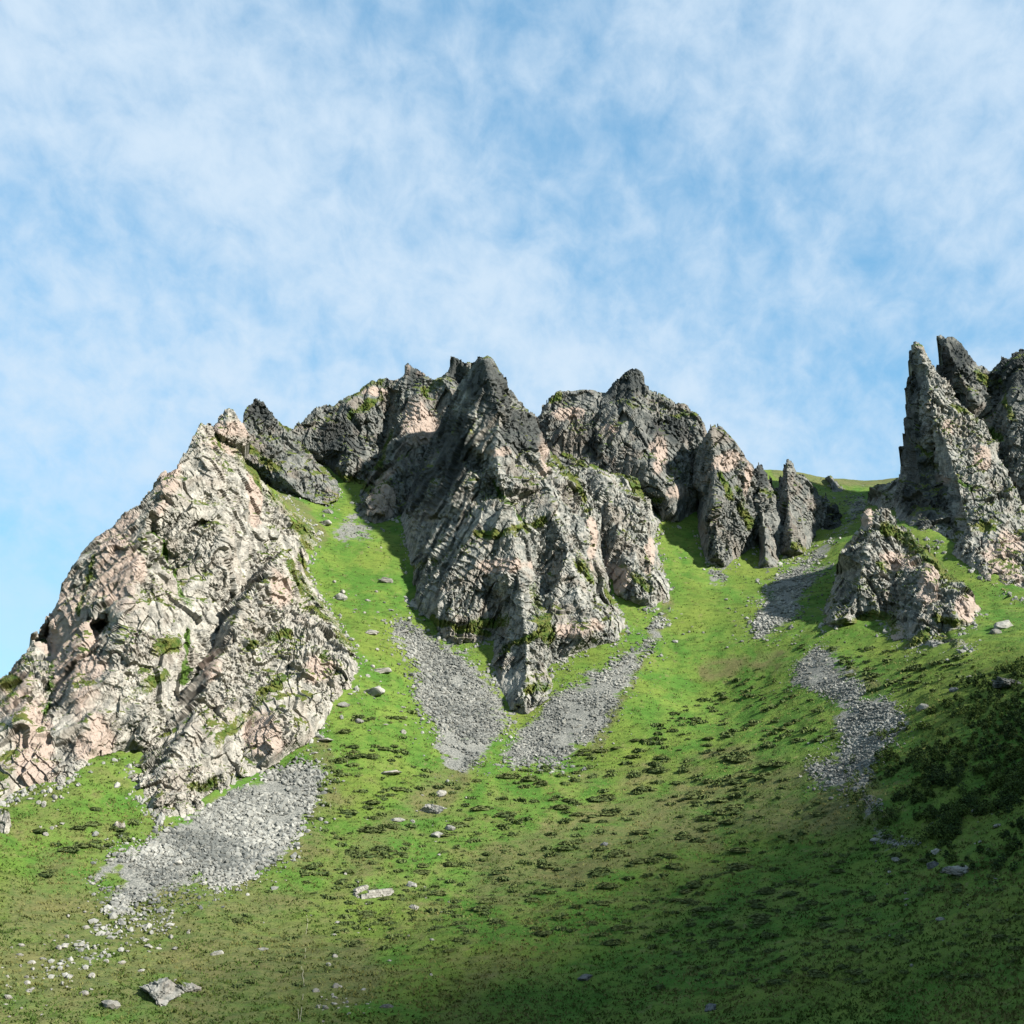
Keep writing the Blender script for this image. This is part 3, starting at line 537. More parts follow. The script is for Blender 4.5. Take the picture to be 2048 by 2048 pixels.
# the sheet itself: a fan of columns from behind the camera, finer where it is seen
cu = np.concatenate([np.linspace(-0.95, -0.44, 60)[:-1], np.linspace(-0.44, 0.44, 600), np.linspace(0.44, 0.95, 60)[1:]])
ry = np.concatenate([np.linspace(-62, 118, 70)[:-1], np.linspace(118, 300, 350)[:-1], np.linspace(300, 500, 190)[:-1], np.linspace(500, 655, 40)])
CU, RY = np.meshgrid(cu, ry); X = CU * (RY + 62.5); Y = RY
Z = height(X, Y)
pp = np.stack([X.ravel(), Y.ravel(), Z.ravel()], 1)
fine_ = (fbm(pp / np.array([2.6, 1.6, 2.0]), 40, 3) - 0.5) * 0.55 + (fbm(pp / 0.8, 44, 2) - 0.5) * 0.16
ter = pp[:, 2] / 0.95 + fbm(pp / 9.0, 61, 3) * 3.0; ter = ter - np.floor(ter); fine_ += (np.where(ter < .75, ter / .75, (1 - ter) / .25) - .5) * 0.30 * sstep(fbm(pp / 16.0, 63, 3), 0.42, 0.58) * sstep(pp[:, 1], 330, 270)
hu, hv = project(pp)
wob = fbm(pp / 5.0, 47, 4) - 0.5; wob2 = fbm(pp / 5.0, 57, 4) - 0.5
wob3 = fbm(pp / 1.6, 67, 3) - 0.5; su, sv = hu + wob * 40 + wob3 * 40, hv + wob2 * 40 - wob3 * 36
vis = pp[:, 1] > 110
scr = np.zeros(len(pp))
for poly in list(SCREE.values()) + SCREE_SMALL[:4]:
    near = vis & (hu > min(q_[0] for q_ in poly) - 60) & (hu < max(q_[0] for q_ in poly) + 60) & (hv > min(q_[1] for q_ in poly) - 60) & (hv < max(q_[1] for q_ in poly) + 60)
    sd = segdist(su[near], sv[near], poly, True) * np.where(inpoly(su[near], sv[near], poly), 1, -1)
    scr[near] = np.maximum(scr[near], sstep(sd, -26, 20))
dry = np.zeros(len(pp))
for line, wd, a_ in DRY: dry = np.maximum(dry, a_ * sstep(segdist(hu, hv, line), wd, wd * .25) * vis)
dry = np.maximum(dry, 0.36 * sstep(hv, 1420, 1640) * (1 - .6 * sstep(hu + .8 * hv, 2500, 3100))); dry = np.maximum(dry, 0.7 * sstep(hv, 1660, 1820) * sstep(hu, 900, 500))
sink = np.zeros(len(pp))
for poly in CRAG_POLYS:
    ins = inpoly(hu, hv, poly) & vis
    if ins.any(): sink[ins] = np.maximum(sink[ins], sstep(segdist(hu[ins], hv[ins], poly, True), 18, 75))
zz = pp[:, 2] + fine_ * sstep(pp[:, 1], 90, 120) - 14.0 * sink * (pp[:, 1] < 440)
verts = np.stack([pp[:, 0], pp[:, 1], zz], 1)
nr, nc = X.shape; I = np.arange(nr * nc).reshape(nr, nc)
fq = np.stack([I[:-1, :-1].ravel(), I[:-1, 1:].ravel(), I[1:, 1:].ravel(), I[1:, :-1].ravel()], 1)
add('hillside', mesh_np('hillside', verts, fq, True, dict(scree=scr, dry=dry)), M_HILL, kind='structure')
# low ground far beyond, out to the horizon
a_ = np.linspace(0, 2 * np.pi, 65)[:-1]; rr = np.array([0, 300, 900, 2500, 9000.0])
gv_ = [(0, 200, -75)] + [(r * math.cos(t_), 200 + r * math.sin(t_), -75 + 18 * math.sin(3 * t_ + r)) for r in rr[1:] for t_ in a_]
gf = [(0, 1 + k, 1 + (k + 1) % 64, 1 + (k + 1) % 64) for k in range(64)]
me = bpy.data.meshes.new('valley_ground')
me.from_pydata(gv_, [], [f[:3] for f in gf] + [(1 + j * 64 + k, 1 + (j + 1) * 64 + k, 1 + (j + 1) * 64 + (k + 1) % 64, 1 + j * 64 + (k + 1) % 64) for j in range(3) for k in range(64)])
add('valley_ground', me, M_HILL, kind='structure')

# unseen ridge added behind the camera, shaped to shade the slope's lower right
edge = [(2500,1210),(2300,1280),(2100,1360),(1800,1530),(1500,1640),(1150,1760),(800,1920),(600,2030),(450,2120)]
h = hit([p[0] for p in edge], [min(p[1], 2040) for p in edge])
rid = [Vector(h[k]) + SUN_DIR * 900 for k in range(len(edge)) if np.isfinite(h[k, 0])]
rid = [rid[0] + (rid[0] - rid[1]).normalized() * 500 + Vector((0, 0, -60))] + rid + [rid[-1] + Vector((-80, -60, -130)), rid[-1] + Vector((-300, -180, -420))]
rv, rf = [], []
fine_r = []
for a, b2 in zip(rid[:-1], rid[1:]):
    m_ = max(2, int((b2 - a).length / 12))
    fine_r += [a.lerp(b2, j / m_) + Vector((0, 0, random.uniform(-9, 9))) for j in range(m_)]
for p in fine_r:
    out_ = Vector((p.x, p.y, 0)).normalized()
    for k, (f_, drop) in enumerate(((-330, 1.0), (-150, .55), (0, 0), (180, .5), (420, 1.0))):
        q_ = p + out_ * f_; rv.append((q_.x, q_.y, p.z - (p.z + 80) * drop + (random.uniform(-8, 8) if 0 < drop < 1 else 0)))
for i in range(len(fine_r) - 1):
    for k in range(4): rf.append((i * 5 + k, (i + 1) * 5 + k, (i + 1) * 5 + k + 1, i * 5 + k + 1))
me = bpy.data.meshes.new('added_shade_ridge'); me.from_pydata(rv, [], rf); add('added_shade_ridge', me, M_HILL, kind='structure')

# ------------------------------------------------------------------ stones, boulders, scree
def ico(sub):
    import bmesh
    bm = bmesh.new(); bmesh.ops.create_icosphere(bm, subdivisions=sub, radius=1.0)
    v = np.array([x.co[:] for x in bm.verts]); f = np.array([[a.index for a in q_.verts] for q_ in bm.faces]); bm.free(); return v, f
IV3, IF3 = ico(3); IV2, IF2 = ico(2); IV1, IF1 = ico(1)
def boulder_mesh(name, seed, flat=0.65, V=IV3, Fc=IF3, long_=1.25):
    """an angular block: a sphere cut by random planes, then roughened"""
    r = np.random.default_rng(seed); p = V.copy()
    for k in range(11):
        n = r.normal(size=3); n /= np.linalg.norm(n); d = r.uniform(0.50, 0.86)
        t_ = p @ n; p = np.where((t_ > d)[:, None], p - np.outer(t_ - d, n), p)
    if len(V) > 40: p = p * (1 + chunk(p, 0.6, 0.13, seed, crack=0.3)[:, None])
    p = p * np.array([long_, 1.0, flat]); p[:, 2] -= p[:, 2].min() + 0.34 * np.ptp(p[:, 2])
    return mesh_np(name, p, Fc, False)
BM = {}
for mk, mt in (('stone', M_STONE), ('pale', M_PALE), ('dark', M_DARKSTONE)):
    BM[mk] = []
    for k in range(7):
        me = boulder_mesh('boulder', 500 + k * 7, [0.62, 0.85, 0.5, 0.72, 1.0, 0.42, 0.75][k], IV3 if k < 4 else IV2, IF3 if k < 4 else IF2); me.materials.append(mt); BM[mk].append(me)
SLAB = boulder_mesh('slab', 901, 0.26, long_=1.6); SLAB.materials.append(M_PALE)
PLACED = []
def put_boulder(u, v, wpx, kind, label, group=None, me=None, name='boulder', rot=None, tall=1.0, cat='boulder'):
    h_ = hit(u, v + wpx * 0.2)[0]
    if not np.isfinite(h_[0]): return None
    sz = wpx / FPX * h_[1] * 0.5 / 1.05
    me = me or BM[kind][random.randrange(7)]
    o = add(name, me, None, None, tuple(h_)); o.scale = (sz * random.uniform(.85, 1.1), sz * random.uniform(.75, 1.0), sz * tall * random.uniform(.8, 1.15))
    o.rotation_euler = (random.uniform(-.2, .2), random.uniform(-.2, .2), rot if rot is not None else random.uniform(-.5, .5) + random.choice((0, math.pi)))
    o['label'] = label; o['category'] = cat
    if group: o['group'] = group; PLACED.append((o, u, v, wpx, group))
    return o
# boulders that one can name
NAMED = [
 (741,1261,30,'pale','isolated pale boulder on bright grass halfway up the left gully'),
 (772,1158,26,'pale','pale flat-topped boulder on bright grass near the top of the left gully'),
 (678,1191,30,'stone','grey slab beside the right edge of the left crag, high in the gully'),
 (748,1379,44,'stone','largest grey boulder on the grass right of the beige buttress foot'),
 (763,1338,32,'pale','heaped pale boulder above the largest grey boulder of the left gully'),
 (689,1406,26,'stone','blue-grey boulder leaning on the lower right corner of the beige buttress'),
 (716,1439,21,'pale','small pale boulder on grass below the right corner of the beige buttress'),
 (627,1504,18,'stone','grey boulder on the grass just above the top of the left scree fan'),
 (810,1261,20,'pale','pale boulder at the upper left tip of the central scree'),
 (879,1585,26,'pale','pale boulder just above the dark outcrop in the shrubs'),
 (796,1636,30,'pale','pale broken boulder left of the dark outcrop in the shrubs'),
 (897,1654,22,'stone','grey boulder below and right of the dark outcrop in the shrubs'),
 (875,1668,24,'stone','flat grey boulder below the dark outcrop in the shrubs'),
 (828,1812,22,'pale','upright pale boulder right of the stone enclosure'),
 (821,1770,22,'stone','low grey boulder pile right of and level with the stone enclosure'),
 (1107,1531,16,'dark','dark boulder at the bottom tip of the middle scree tongue'),
 (1208,1687,15,'dark','small dark rock among shrubs in the middle of the slope'),
 (1172,1953,30,'dark','dark boulder alone low on the shaded slope, bottom centre'),
 (772,2011,24,'dark','dark boulder at the bottom edge right of the pale rubble'),
 (221,2006,34,'pale','pale boulder left of the big bottom-left outcrop'),
 (351,1725,24,'pale','big white boulder in the middle of the left scree fan'),
 (297,1890,18,'pale','white boulder on grass below the left scree fan, nearest the big outcrop'),
 (525,1895,22,'stone','grey boulder with dark shadow on grass below the left scree fan'),
 (433,1906,22,'stone','grey boulder straight above the big bottom-left outcrop'),
 (1844,1412,28,'stone','grey broken boulder on bright grass above the birch scrub'),
 (1939,1352,13,'pale','small white boulder on grass below the right tower'),
 (1910,1378,20,'dark','small dark boulder at the upper edge of the birch scrub'),
 (1794,1718,20,'stone','blue-grey boulder on the shaded slope below the birch scrub'),
 (1873,1701,24,'pale','pale elongated boulder at the lower edge of the birch scrub'),
 (1866,1728,28,'dark','dark broken boulder below the pale elongated one at the scrub edge'),
 (1750,1676,26,'stone','grey boulder at the lower left of the birch scrub'),
 (1995,1649,18,'pale','pale yellowish boulder near the right edge in the scrub'),
 (1881,1837,18,'pale','upright pale boulder alone on the dark lower right slope'),
 (1424,2015,28,'dark','dark boulder at the bottom edge, right of centre'),
 (2012,1245,44,'stone','grey boulder at the right edge under the right tower'),
 (1990,1262,24,'stone','smaller grey boulder left of the one at the right edge under the tower'),
 (656,1020,24,'stone','grey boulder in the narrow top of the left gully'),
 (649,1044,26,'pale','pale pinkish boulder on the left side of the narrow gully top'),
]
for u, v, wd, kd, lb in NAMED: put_boulder(u, v, wd, kd, lb)
put_boulder(652, 1475, 30, 'pale', 'long pale slab lying on grass below the beige buttress', None, SLAB, 'rock_slab', -0.6, cat='slab')
put_boulder(781, 1540, 34, 'pale', 'flat pale slabs in the grass above the dark outcrop', None, SLAB, 'rock_slab', 0.1, cat='slab')
# larger outcrops with grass and broken faces
def outcrop(u, v, wpx, seed, label, mat, sc=(1.3, 0.9, 0.75), rz=0.0):
    h_ = hit(u, v + wpx * 0.12)[0]; sz = wpx / FPX * h_[1] * 0.5
    p, f = ico(5); r = np.random.default_rng(seed)
    for k in range(12):
        n = r.normal(size=3); n /= np.linalg.norm(n); d = r.uniform(0.45, 0.85); t_ = p @ n; p = np.where((t_ > d)[:, None], p - np.outer(t_ - d, n), p)
    q_ = p * 3.0
    p = p * (1 + (chunk(q_, 1.4, 0.16, seed, (1, 1, 1.8)) + chunk(q_, 0.55, 0.07, seed + 3))[:, None])
    p = p * np.array(sc); ca, sa = math.cos(rz), math.sin(rz); p = p @ np.array([[ca, 0, sa], [0, 1, 0], [-sa, 0, ca]]).T
    p = p * sz; n_ = len(p); nz = fbm(p / 0.9 + 31, seed, 3); up = p[:, 2] / (sz * sc[2])
    me = mesh_np('rock_outcrop', p, f, False, dict(grass=sstep(up, .3, .9) * .6 + (nz - .5) * 1.5, lush=np.zeros(n_), pink=np.zeros(n_), dark=np.zeros(n_)))
    add('rock_outcrop', me, mat, None, tuple(h_ + np.array([0, 0, .28 * sz * sc[2]])), label=label, category='outcrop')
outcrop(322, 1985, 92, 11, 'big grey-green rock outcrop with dark underside, bottom left', M_MID, (1.0, .9, .8), 0.45)
outcrop(374, 1974, 50, 12, 'paler low rock joined to the right of the big bottom-left outcrop', M_MID, (1.3, .7, .5), 0.35)
outcrop(864, 1618, 46, 13, 'dark brown outcrop with a pale face among the shrubs left of centre', M_MID, (1.2, .8, .7), -0.2)
outcrop(1920, 1738, 52, 14, 'cluster-like dark grey outcrop on the shaded slope below the birch scrub', M_MID, (1.4, .8, .45), -0.15)
outcrop(5, 1650, 60, 15, 'rough pale outcrop cut by the left edge, below the left crag', M_LEFT, (.8, .8, 1.1), 0.0)
outcrop(2015, 1365, 60, 16, 'mossy grey outcrop at the right edge above the birch scrub', M_GREY, (1.4, .8, .5), 0.1)
outcrop(240, 1655, 30, 17, 'small pale outcrop on green grass left of the beige buttress foot', M_LEFT, (.9, .8, .8), 0.3)
# unnamed boulders, told apart only by where they lie
def inside_sample(poly, n, rs=rng):
    us_ = [p[0] for p in poly]; vs_ = [p[1] for p in poly]; o = []
    while len(o) < n:
        u = rs.uniform(min(us_), max(us_), 400); v = rs.uniform(min(vs_), max(vs_), 400); k = inpoly(u, v, poly)
        o += list(zip(u[k], v[k]))
    return np.array(o[:n])
def free_of_crags(uv):
    m_ = np.ones(len(uv), bool)
    for poly in CRAG_POLYS: m_ &= ~inpoly(uv[:, 0], uv[:, 1], poly)
    return uv[m_]
ZONES = [
 ([(660,1000),(760,1060),(790,1200),(830,1340),(820,1480),(700,1480),(725,1330),(640,1170)], 46, 5, 13, 'pale', 'small pale stone dotted over the bright grass of the left gully', 'stones on the grass of the left gully'),
 ([(0,1900),(180,1800),(300,1800),(420,1800),(380,1900),(240,1960),(100,2030),(0,2048)], 80, 6, 17, 'pale', 'white stone strewn over the grass below the left scree fan', 'stones strewn below the left scree fan'),
 ([(600,1700),(900,1560),(950,1700),(900,1950),(600,1950)], 34, 5, 11, 'pale', 'small pale stone in the grass around the stone enclosure', 'stones around the enclosure'),
 ([(610,1975),(720,1960),(760,2030),(640,2045)], 30, 5, 15, 'pale', 'pale stone of the rubble patch at the bottom edge, left of centre', 'rubble at the bottom edge'),
 ([(1350,1000),(1400,1180),(1480,1180),(1560,1290),(1400,1300),(1320,1200)], 16, 5, 9, 'stone', 'small grey stone on the grass of the right-hand gully', 'stones in the right gully'),
 ([(1750,1640),(2040,1600),(2040,1900),(1700,1950)], 24, 5, 11, 'pale', 'small pale stone on the dark shaded slope at lower right', 'stones on the shaded slope'),
 ([(60,1590),(150,1590),(110,1680),(40,1660)], 16, 6, 14, 'pale', 'pale stone on the grass under the left crag at the left edge', 'stones under the left crag'),
]
for poly, n, w0, w1, kd, lb, gr in ZONES:
    for u, v in free_of_crags(inside_sample(poly, n)):
        put_boulder(u, v, w0 + (w1 - w0) * random.random() ** 2, kd if random.random() < .8 else 'stone', lb, gr, BM[kd][4 + random.randrange(3)], 'stone', cat='stone')
# scree: the larger stones one by one, the rest as one mass for each field
SCREE_INFO = {'left': (11000, 62, 'left scree fan below the beige buttress'), 'centre': (7000, 60, 'central scree left of the tower foot'), 'tongue': (7000, 60, 'scree tongue right of the tower foot'),
              'gully': (4600, 50, 'scree in the gully below the spires'), 'right': (9000, 60, 'scree strip beside the birch scrub')}
for nm, poly in SCREE.items():
    n, nb, where = SCREE_INFO[nm]
    uv = inside_sample(poly, n); uv = uv + rng.normal(size=uv.shape) * np.where(rng.random((n, 1)) < .3, 24, 7)
    extra = []
    if nm == 'left': extra = inside_sample([(221,1790),(480,1740),(400,1840),(250,1900),(130,1960),(60,1960),(180,1850)], 700)
    if nm == 'right': extra = np.concatenate([inside_sample(q_, 160) for q_ in (SCREE_SMALL[2], SCREE_SMALL[3])])
    if nm == 'gully': extra = np.concatenate([inside_sample(q_, 160) for q_ in (SCREE_SMALL[0], SCREE_SMALL[1])])
    if nm == 'centre': extra = inside_sample([(800,1300),(850,1500),(900,1560),(1060,1540),(1020,1450),(860,1380)], 420)
    if len(extra): uv = np.concatenate([uv, extra])
    uv = free_of_crags(uv); P3 = hit(uv[:, 0], uv[:, 1]); P3 = P3[np.isfinite(P3[:, 0])]; n = len(P3)
    sz = 0.11 + 0.40 * rng.random(n) ** 4.0
    lump = fbm(P3 / 7.0, 77, 3); keep = rng.random(n) < sstep(lump, 0.30, 0.46); P3, sz, lump = P3[keep], sz[keep] * (0.62 if nm == 'right' else 1.0) * (0.45 + 1.1 * fbm(P3[keep] / 16.0, 79, 2)), lump[keep]; n = len(P3)
    ang = rng.uniform(0, 6.28, n); sc = rng.uniform(.6, 1.35, (n, 3)) * np.array([1.1, 1, .75])
    NV = len(IV1); jit = 1 + rng.uniform(-.3, .3, (n, NV, 1)); base = IV1 * 1.1
    vv = base[None] * jit * sc[:, None] * sz[:, None, None]
    x_ = vv[..., 0] * np.cos(ang)[:, None] - vv[..., 1] * np.sin(ang)[:, None]; y_ = vv[..., 0] * np.sin(ang)[:, None] + vv[..., 1] * np.cos(ang)[:, None]
    vv = np.stack([x_, y_, vv[..., 2]], -1) + P3[:, None] + np.array([0, 0, .12])
    ff = (IF1[None] + (np.arange(n) * NV)[:, None, None]).reshape(-1, 3)
    tone = np.repeat(np.clip(rng.random(n) * .8 + (fbm(P3 / 9.0, 78, 3) - .5) * 1.6, 0, 1), NV)
    add('scree', mesh_np('scree', vv.reshape(-1, 3), ff, False, dict(tone=tone)), M_SCREE, kind='stuff', label='loose grey angular stones of the ' + where, category='scree')
    for u, v in free_of_crags(inside_sample(poly, nb)):
        put_boulder(u, v, random.uniform(5, 11), 'stone', 'larger angular grey block lying on the ' + where, 'blocks on the ' + where, BM['stone'][4 + random.randrange(3)], 'scree_block', cat='stone')

uv = []
for c in CRAGS:
    o_ = c['out']
    for a, b2 in zip(o_, o_[1:] + o_[:1]):
        if a[2] == F and b2[2] == F:
            for _ in range(int(math.hypot(a[0] - b2[0], a[1] - b2[1]) * 0.9)):
                f = rng.random(); r_ = abs(rng.normal()) * 11 - 3; uv.append((a[0] + (b2[0] - a[0]) * f + rng.normal() * 5, a[1] + (b2[1] - a[1]) * f + r_))
uv = np.array(uv); P3 = hit(uv[:, 0], uv[:, 1]); P3 = P3[np.isfinite(P3[:, 0])]; keep = rng.random(len(P3)) < sstep(fbm(P3 / 6.0, 83, 3), .42, .62); P3 = P3[keep]; n = len(P3)
sz = 0.14 + 0.55 * rng.random(n) ** 4; NV = len(IV1)
vv = IV1[None] * (1 + rng.uniform(-.32, .32, (n, NV, 1))) * (rng.uniform(.6, 1.4, (n, 1, 3)) * sz[:, None, None]) + P3[:, None] + np.array([0, 0, .08])
add('rubble', mesh_np('rubble', vv.reshape(-1, 3), (IF1[None] + (np.arange(n) * NV)[:, None, None]).reshape(-1, 3), False, dict(tone=np.repeat(rng.uniform(.3, 1, n), NV))), M_SCREE, kind='stuff', label='small fallen stones in the grass along the feet of the crags', category='rubble')

# ------------------------------------------------------------------ low shrubs, scrub, grass
def leaf_cloud(pts, nrm, size, r, up=0.3):
    """leaf-sized triangles at the given points"""
    n = len(pts); a = r.normal(size=(n, 3)); a[:, 2] *= .6; a /= np.linalg.norm(a, axis=1, keepdims=True)
    b2 = np.cross(a, nrm + r.normal(size=(n, 3)) * .6); b2 /= np.linalg.norm(b2, axis=1, keepdims=True) + 1e-9
    s_ = (size * r.uniform(.6, 1.4, n))[:, None]
    v = np.stack([pts - a * s_ * .5 - b2 * s_ * .35, pts + a * s_ * .5 - b2 * s_ * .35, pts + b2 * s_ * .75], 1)
    return v.reshape(-1, 3), np.arange(3 * n).reshape(-1, 3)
def shrub_mesh(seed, n=300):
    r = np.random.default_rng(seed); th = r.uniform(0, 6.28, n); z = r.random(n) ** .7
    rr_ = np.sqrt(1 - z * z * .9) * (0.8 + .25 * np.sin(3 * th + seed) + .12 * np.sin(7 * th + 2 * seed)) * r.uniform(.72, 1.05, n)
    p = np.stack([rr_ * np.cos(th), rr_ * np.sin(th), z * (0.8 + .25 * np.sin(4 * th + seed))], 1)
    nrm = p / (np.linalg.norm(p, axis=1, keepdims=True) + 1e-6)
    v, f = leaf_cloud(p, nrm, .26, r); v[:, 2] = np.maximum(v[:, 2], -.1)
    hull = IV2 * np.array([.70, .70, .55]) * (1 + .2 * (vnoise(IV2 * 2.2 + seed, seed) - .5))[:, None]
    tone = np.concatenate([np.repeat(r.random(n), 3), np.zeros(len(hull))])
    me = mesh_np('low_shrub', np.concatenate([v, hull]), np.concatenate([f, IF2 + len(v)]), False, dict(tone=tone)); me.materials.append(M_SHRUB); return me
SHM = [shrub_mesh(40 + k) for k in range(9)]
FIELD = [  # polygon, how many, size range in pixels, label, group
 ([(960,1560),(1200,1490),(1420,1520),(1560,1480),(1640,1600),(1700,1720),(1640,1860),(1300,1900),(1000,1860),(900,1760)], 200, 17, 50, 'dark juniper mound on the wide olive slope in the middle foreground', 'juniper mounds of the middle slope'),
 ([(640,1560),(700,1430),(830,1420),(870,1540),(960,1560),(900,1760),(960,1900),(620,1920),(600,1750)], 110, 14, 42, 'dark juniper mound on the grass between left scree fan and central scree', 'juniper mounds below the left gully'),
 ([(1500,1330),(1620,1390),(1700,1480),(1560,1490),(1420,1520),(1260,1480),(1350,1420)], 60, 10, 28, 'small dark tussock on the bright green slope under the right-hand gully', 'tussocks of the bright green slope'),
 ([(1580,1290),(1780,1300),(1960,1310),(1900,1380),(1740,1390),(1640,1330)], 40, 10, 34, 'dark tussock on grass below the low columned crag', 'tussocks below the low crag'),
 ([(60,1640),(230,1600),(300,1680),(160,1760),(180,1720),(20,1780)], 22, 16, 44, 'dark low bush on the green bank left of the left scree fan', 'bushes left of the scree fan'),
 ([(1640,1620),(1900,1720),(2300,1720),(2300,1950),(1500,1980),(1200,1990),(1300,1900),(1640,1860)], 70, 16, 46, 'low bush on the dark shaded slope at the bottom right', 'bushes of the shaded slope'),
 ([(400,1820),(620,1760),(620,1980),(420,1980)], 24, 12, 30, 'small dark tussock on grass between big outcrop and footpath', 'tussocks beside the footpath'),
]
SCALL = list(SCREE.values())
def clear_of_scree(uv):
    m_ = np.ones(len(uv), bool)
    for poly in SCALL: m_ &= ~inpoly(uv[:, 0], uv[:, 1], poly)
    return uv[m_]
cand = []
for poly, n, w0, w1, lb, gr in FIELD:
    cs_ = clear_of_scree(free_of_crags(inside_sample(poly, int(n * 2.6)))); cs_ = cs_[fbm(np.stack([cs_[:, 0] / 60, cs_[:, 1] / 26, 0 * cs_[:, 0]], 1), 95, 3) > 0.5][:n]
    for u, v in cs_:
        cand.append((w0 + (w1 - w0) * rng.random() ** 1.8, u, v, lb, gr))
HAND = [(1287,1580,46),(1393,1586,32),(1353,1567,24),(1214,1602,30),(1272,1628,22),(1284,1666,36),(1418,1660,36),(1155,1630,34),(1134,1688,34),(1345,1715,34),(1390,1772,48),(1375,1785,40),(1235,1712,50),(1278,1725,42),(1424,1640,30),(760,1700,44),(742,1662,60),(845,1733,34),(842,1746,40),(1150,1562,30),(1105,1600,24),(1160,1510,24),(1325,1602,24)]
for u, v, wd in HAND: cand.append((wd, u, v, FIELD[0][4] if u > 930 else FIELD[1][4], FIELD[0][5] if u > 930 else FIELD[1][5]))
cand.sort(key=lambda c_: -c_[0])
Pc = hit([c_[1] for c_ in cand], [c_[2] for c_ in cand])
for k, (wd, u, v, lb, gr) in enumerate(cand[:300]):
    if not np.isfinite(Pc[k, 0]): continue
    sz = wd / FPX * Pc[k, 1] * 0.5
    o = add('low_shrub', SHM[k % 9], None, None, tuple(Pc[k]), label=lb, category='shrub', group=gr); PLACED.append((o, u, v, wd, gr))
    o.scale = (sz * random.uniform(.95, 1.15), sz * random.uniform(.55, .9), max(.28, sz * random.uniform(.28, .42))); o.rotation_euler = (0, 0, random.uniform(-.4, .4))
# the many small ones: one mass
rest = [k for k in range(300, len(cand)) if np.isfinite(Pc[k, 0])]
more_uv = clear_of_scree(free_of_crags(np.concatenate([inside_sample(FIELD[0][0], 300), inside_sample(FIELD[1][0], 200), inside_sample(FIELD[2][0], 90), inside_sample(FIELD[5][0], 220), inside_sample(FIELD[3][0], 70)])))
Pm = hit(more_uv[:, 0], more_uv[:, 1]); Pm = Pm[np.isfinite(Pm[:, 0])]
pts_all = np.concatenate([Pc[rest], Pm]); wpx = np.concatenate([[cand[k][0] for k in rest], 6 + 16 * rng.random(len(Pm)) ** 1.5])
VS, FS, TS = [], [], []; off = 0
for p, wd in zip(pts_all, wpx):
    n = 46; th = rng.uniform(0, 6.28, n); z = rng.random(n) ** .7; sz = wd / FPX * p[1] * .5
    q_ = np.stack([np.cos(th) * np.sqrt(1 - .9 * z * z) * sz * 1.1, np.sin(th) * np.sqrt(1 - .9 * z * z) * sz * .7, z * max(.25, sz * .38)], 1)
    v, f = leaf_cloud(q_, q_ / (np.linalg.norm(q_, axis=1, keepdims=True) + 1e-6), sz * .55, rng); VS.append(v + p); FS.append(f + off); TS.append(np.repeat(rng.random(n), 3)); off += len(v)
add('heather_clumps', mesh_np('heather_clumps', np.concatenate(VS), np.concatenate(FS), False, dict(tone=np.concatenate(TS))), M_SHRUB, kind='stuff', label='countless small dark heather clumps scattered over the lower slope', category='heather')
# birch scrub at the right: crowns made of leaf clumps on thin stems, reading as one mass
uv = np.concatenate([inside_sample(THICKET, 1900), inside_sample([(1700,1500),(1800,1430),(1900,1340),(2330,1280),(2330,1760),(1900,1740),(1760,1680),(1680,1600)], 700)]); Pt = hit(uv[:, 0], uv[:, 1]); Pt = Pt[np.isfinite(Pt[:, 0])]
Pt = clear = Pt[fbm(Pt / 7.0, 91, 3) > 0.41]; big_ = fbm(Pt / 9.0, 92, 3)
VS, FS, TS = [], [], []; off = 0
for p, bg_ in zip(Pt, big_):
    hgt = rng.uniform(.5, 1.2) + 1.3 * max(0, bg_ - .45) * 2; n = 80; th = rng.uniform(0, 6.28, n); z = rng.random(n); rad = hgt * .5 * (np.sin(np.pi * np.clip(z * .8 + .2, 0, 1)) ** .6) * rng.uniform(.4, 1.1, n)
    lean = rng.normal(size=2) * .25
    q_ = np.stack([np.cos(th) * rad + lean[0] * z * hgt, np.sin(th) * rad + lean[1] * z * hgt, .1 + z * hgt], 1)
    v, f = leaf_cloud(q_, np.tile([0, -.4, .9], (n, 1)), .26, rng); VS.append(v + p); FS.append(f + off); off += len(v)
    TS.append(np.repeat(np.clip(rng.normal(.25 + 1.6 * (fbm(p[None] / 5.0, 93, 2)[0] - .4), .22) + rng.normal(size=n) * .2, 0, 1), 3))
    for k in range(3):
        a2 = rng.uniform(0, 6.28); top = p + np.array([math.cos(a2) * .3 * hgt, math.sin(a2) * .3 * hgt, hgt * .8]); w_ = .035
        v = np.array([p + [-w_, 0, -.2], p + [w_, 0, -.2], top]); VS.append(v); FS.append(np.array([[0, 1, 2]]) + off); TS.append(np.zeros(3)); off += 3
add('birch_scrub', mesh_np('birch_scrub', np.concatenate(VS), np.concatenate(FS), False, dict(tone=np.concatenate(TS))), M_BIRCH, kind='stuff', label='dense dark green birch scrub covering the slope at the right edge', category='scrub')
# grass tufts over the slope
n = 54000
uv = np.stack([rng.uniform(-240, 2330, n), 960 + 1130 * rng.random(n) ** .8], 1); uv = clear_of_scree(free_of_crags(uv)); Pg_ = hit(uv[:, 0], uv[:, 1]); Pg_ = Pg_[np.isfinite(Pg_[:, 0])]; n = len(Pg_)
K = 4; a_ = rng.uniform(0, 6.28, (n, K)); hh = rng.uniform(.16, .46, (n, K)); w_ = rng.uniform(.08, .22, (n, K)); o_ = rng.normal(size=(n, K, 2)) * .3
lean = rng.normal(size=(n, K, 2)) * .18 + np.array([0, -.12])
c0 = np.stack([o_[..., 0], o_[..., 1], -.06 + 0 * a_], -1); dx = np.stack([np.cos(a_) * w_, np.sin(a_) * w_ * .4, 0 * a_], -1)
tip = c0 + np.stack([lean[..., 0], lean[..., 1], hh], -1)
v = np.stack([c0 - dx, c0 + dx, tip], 2) + Pg_[:, None, None, :]
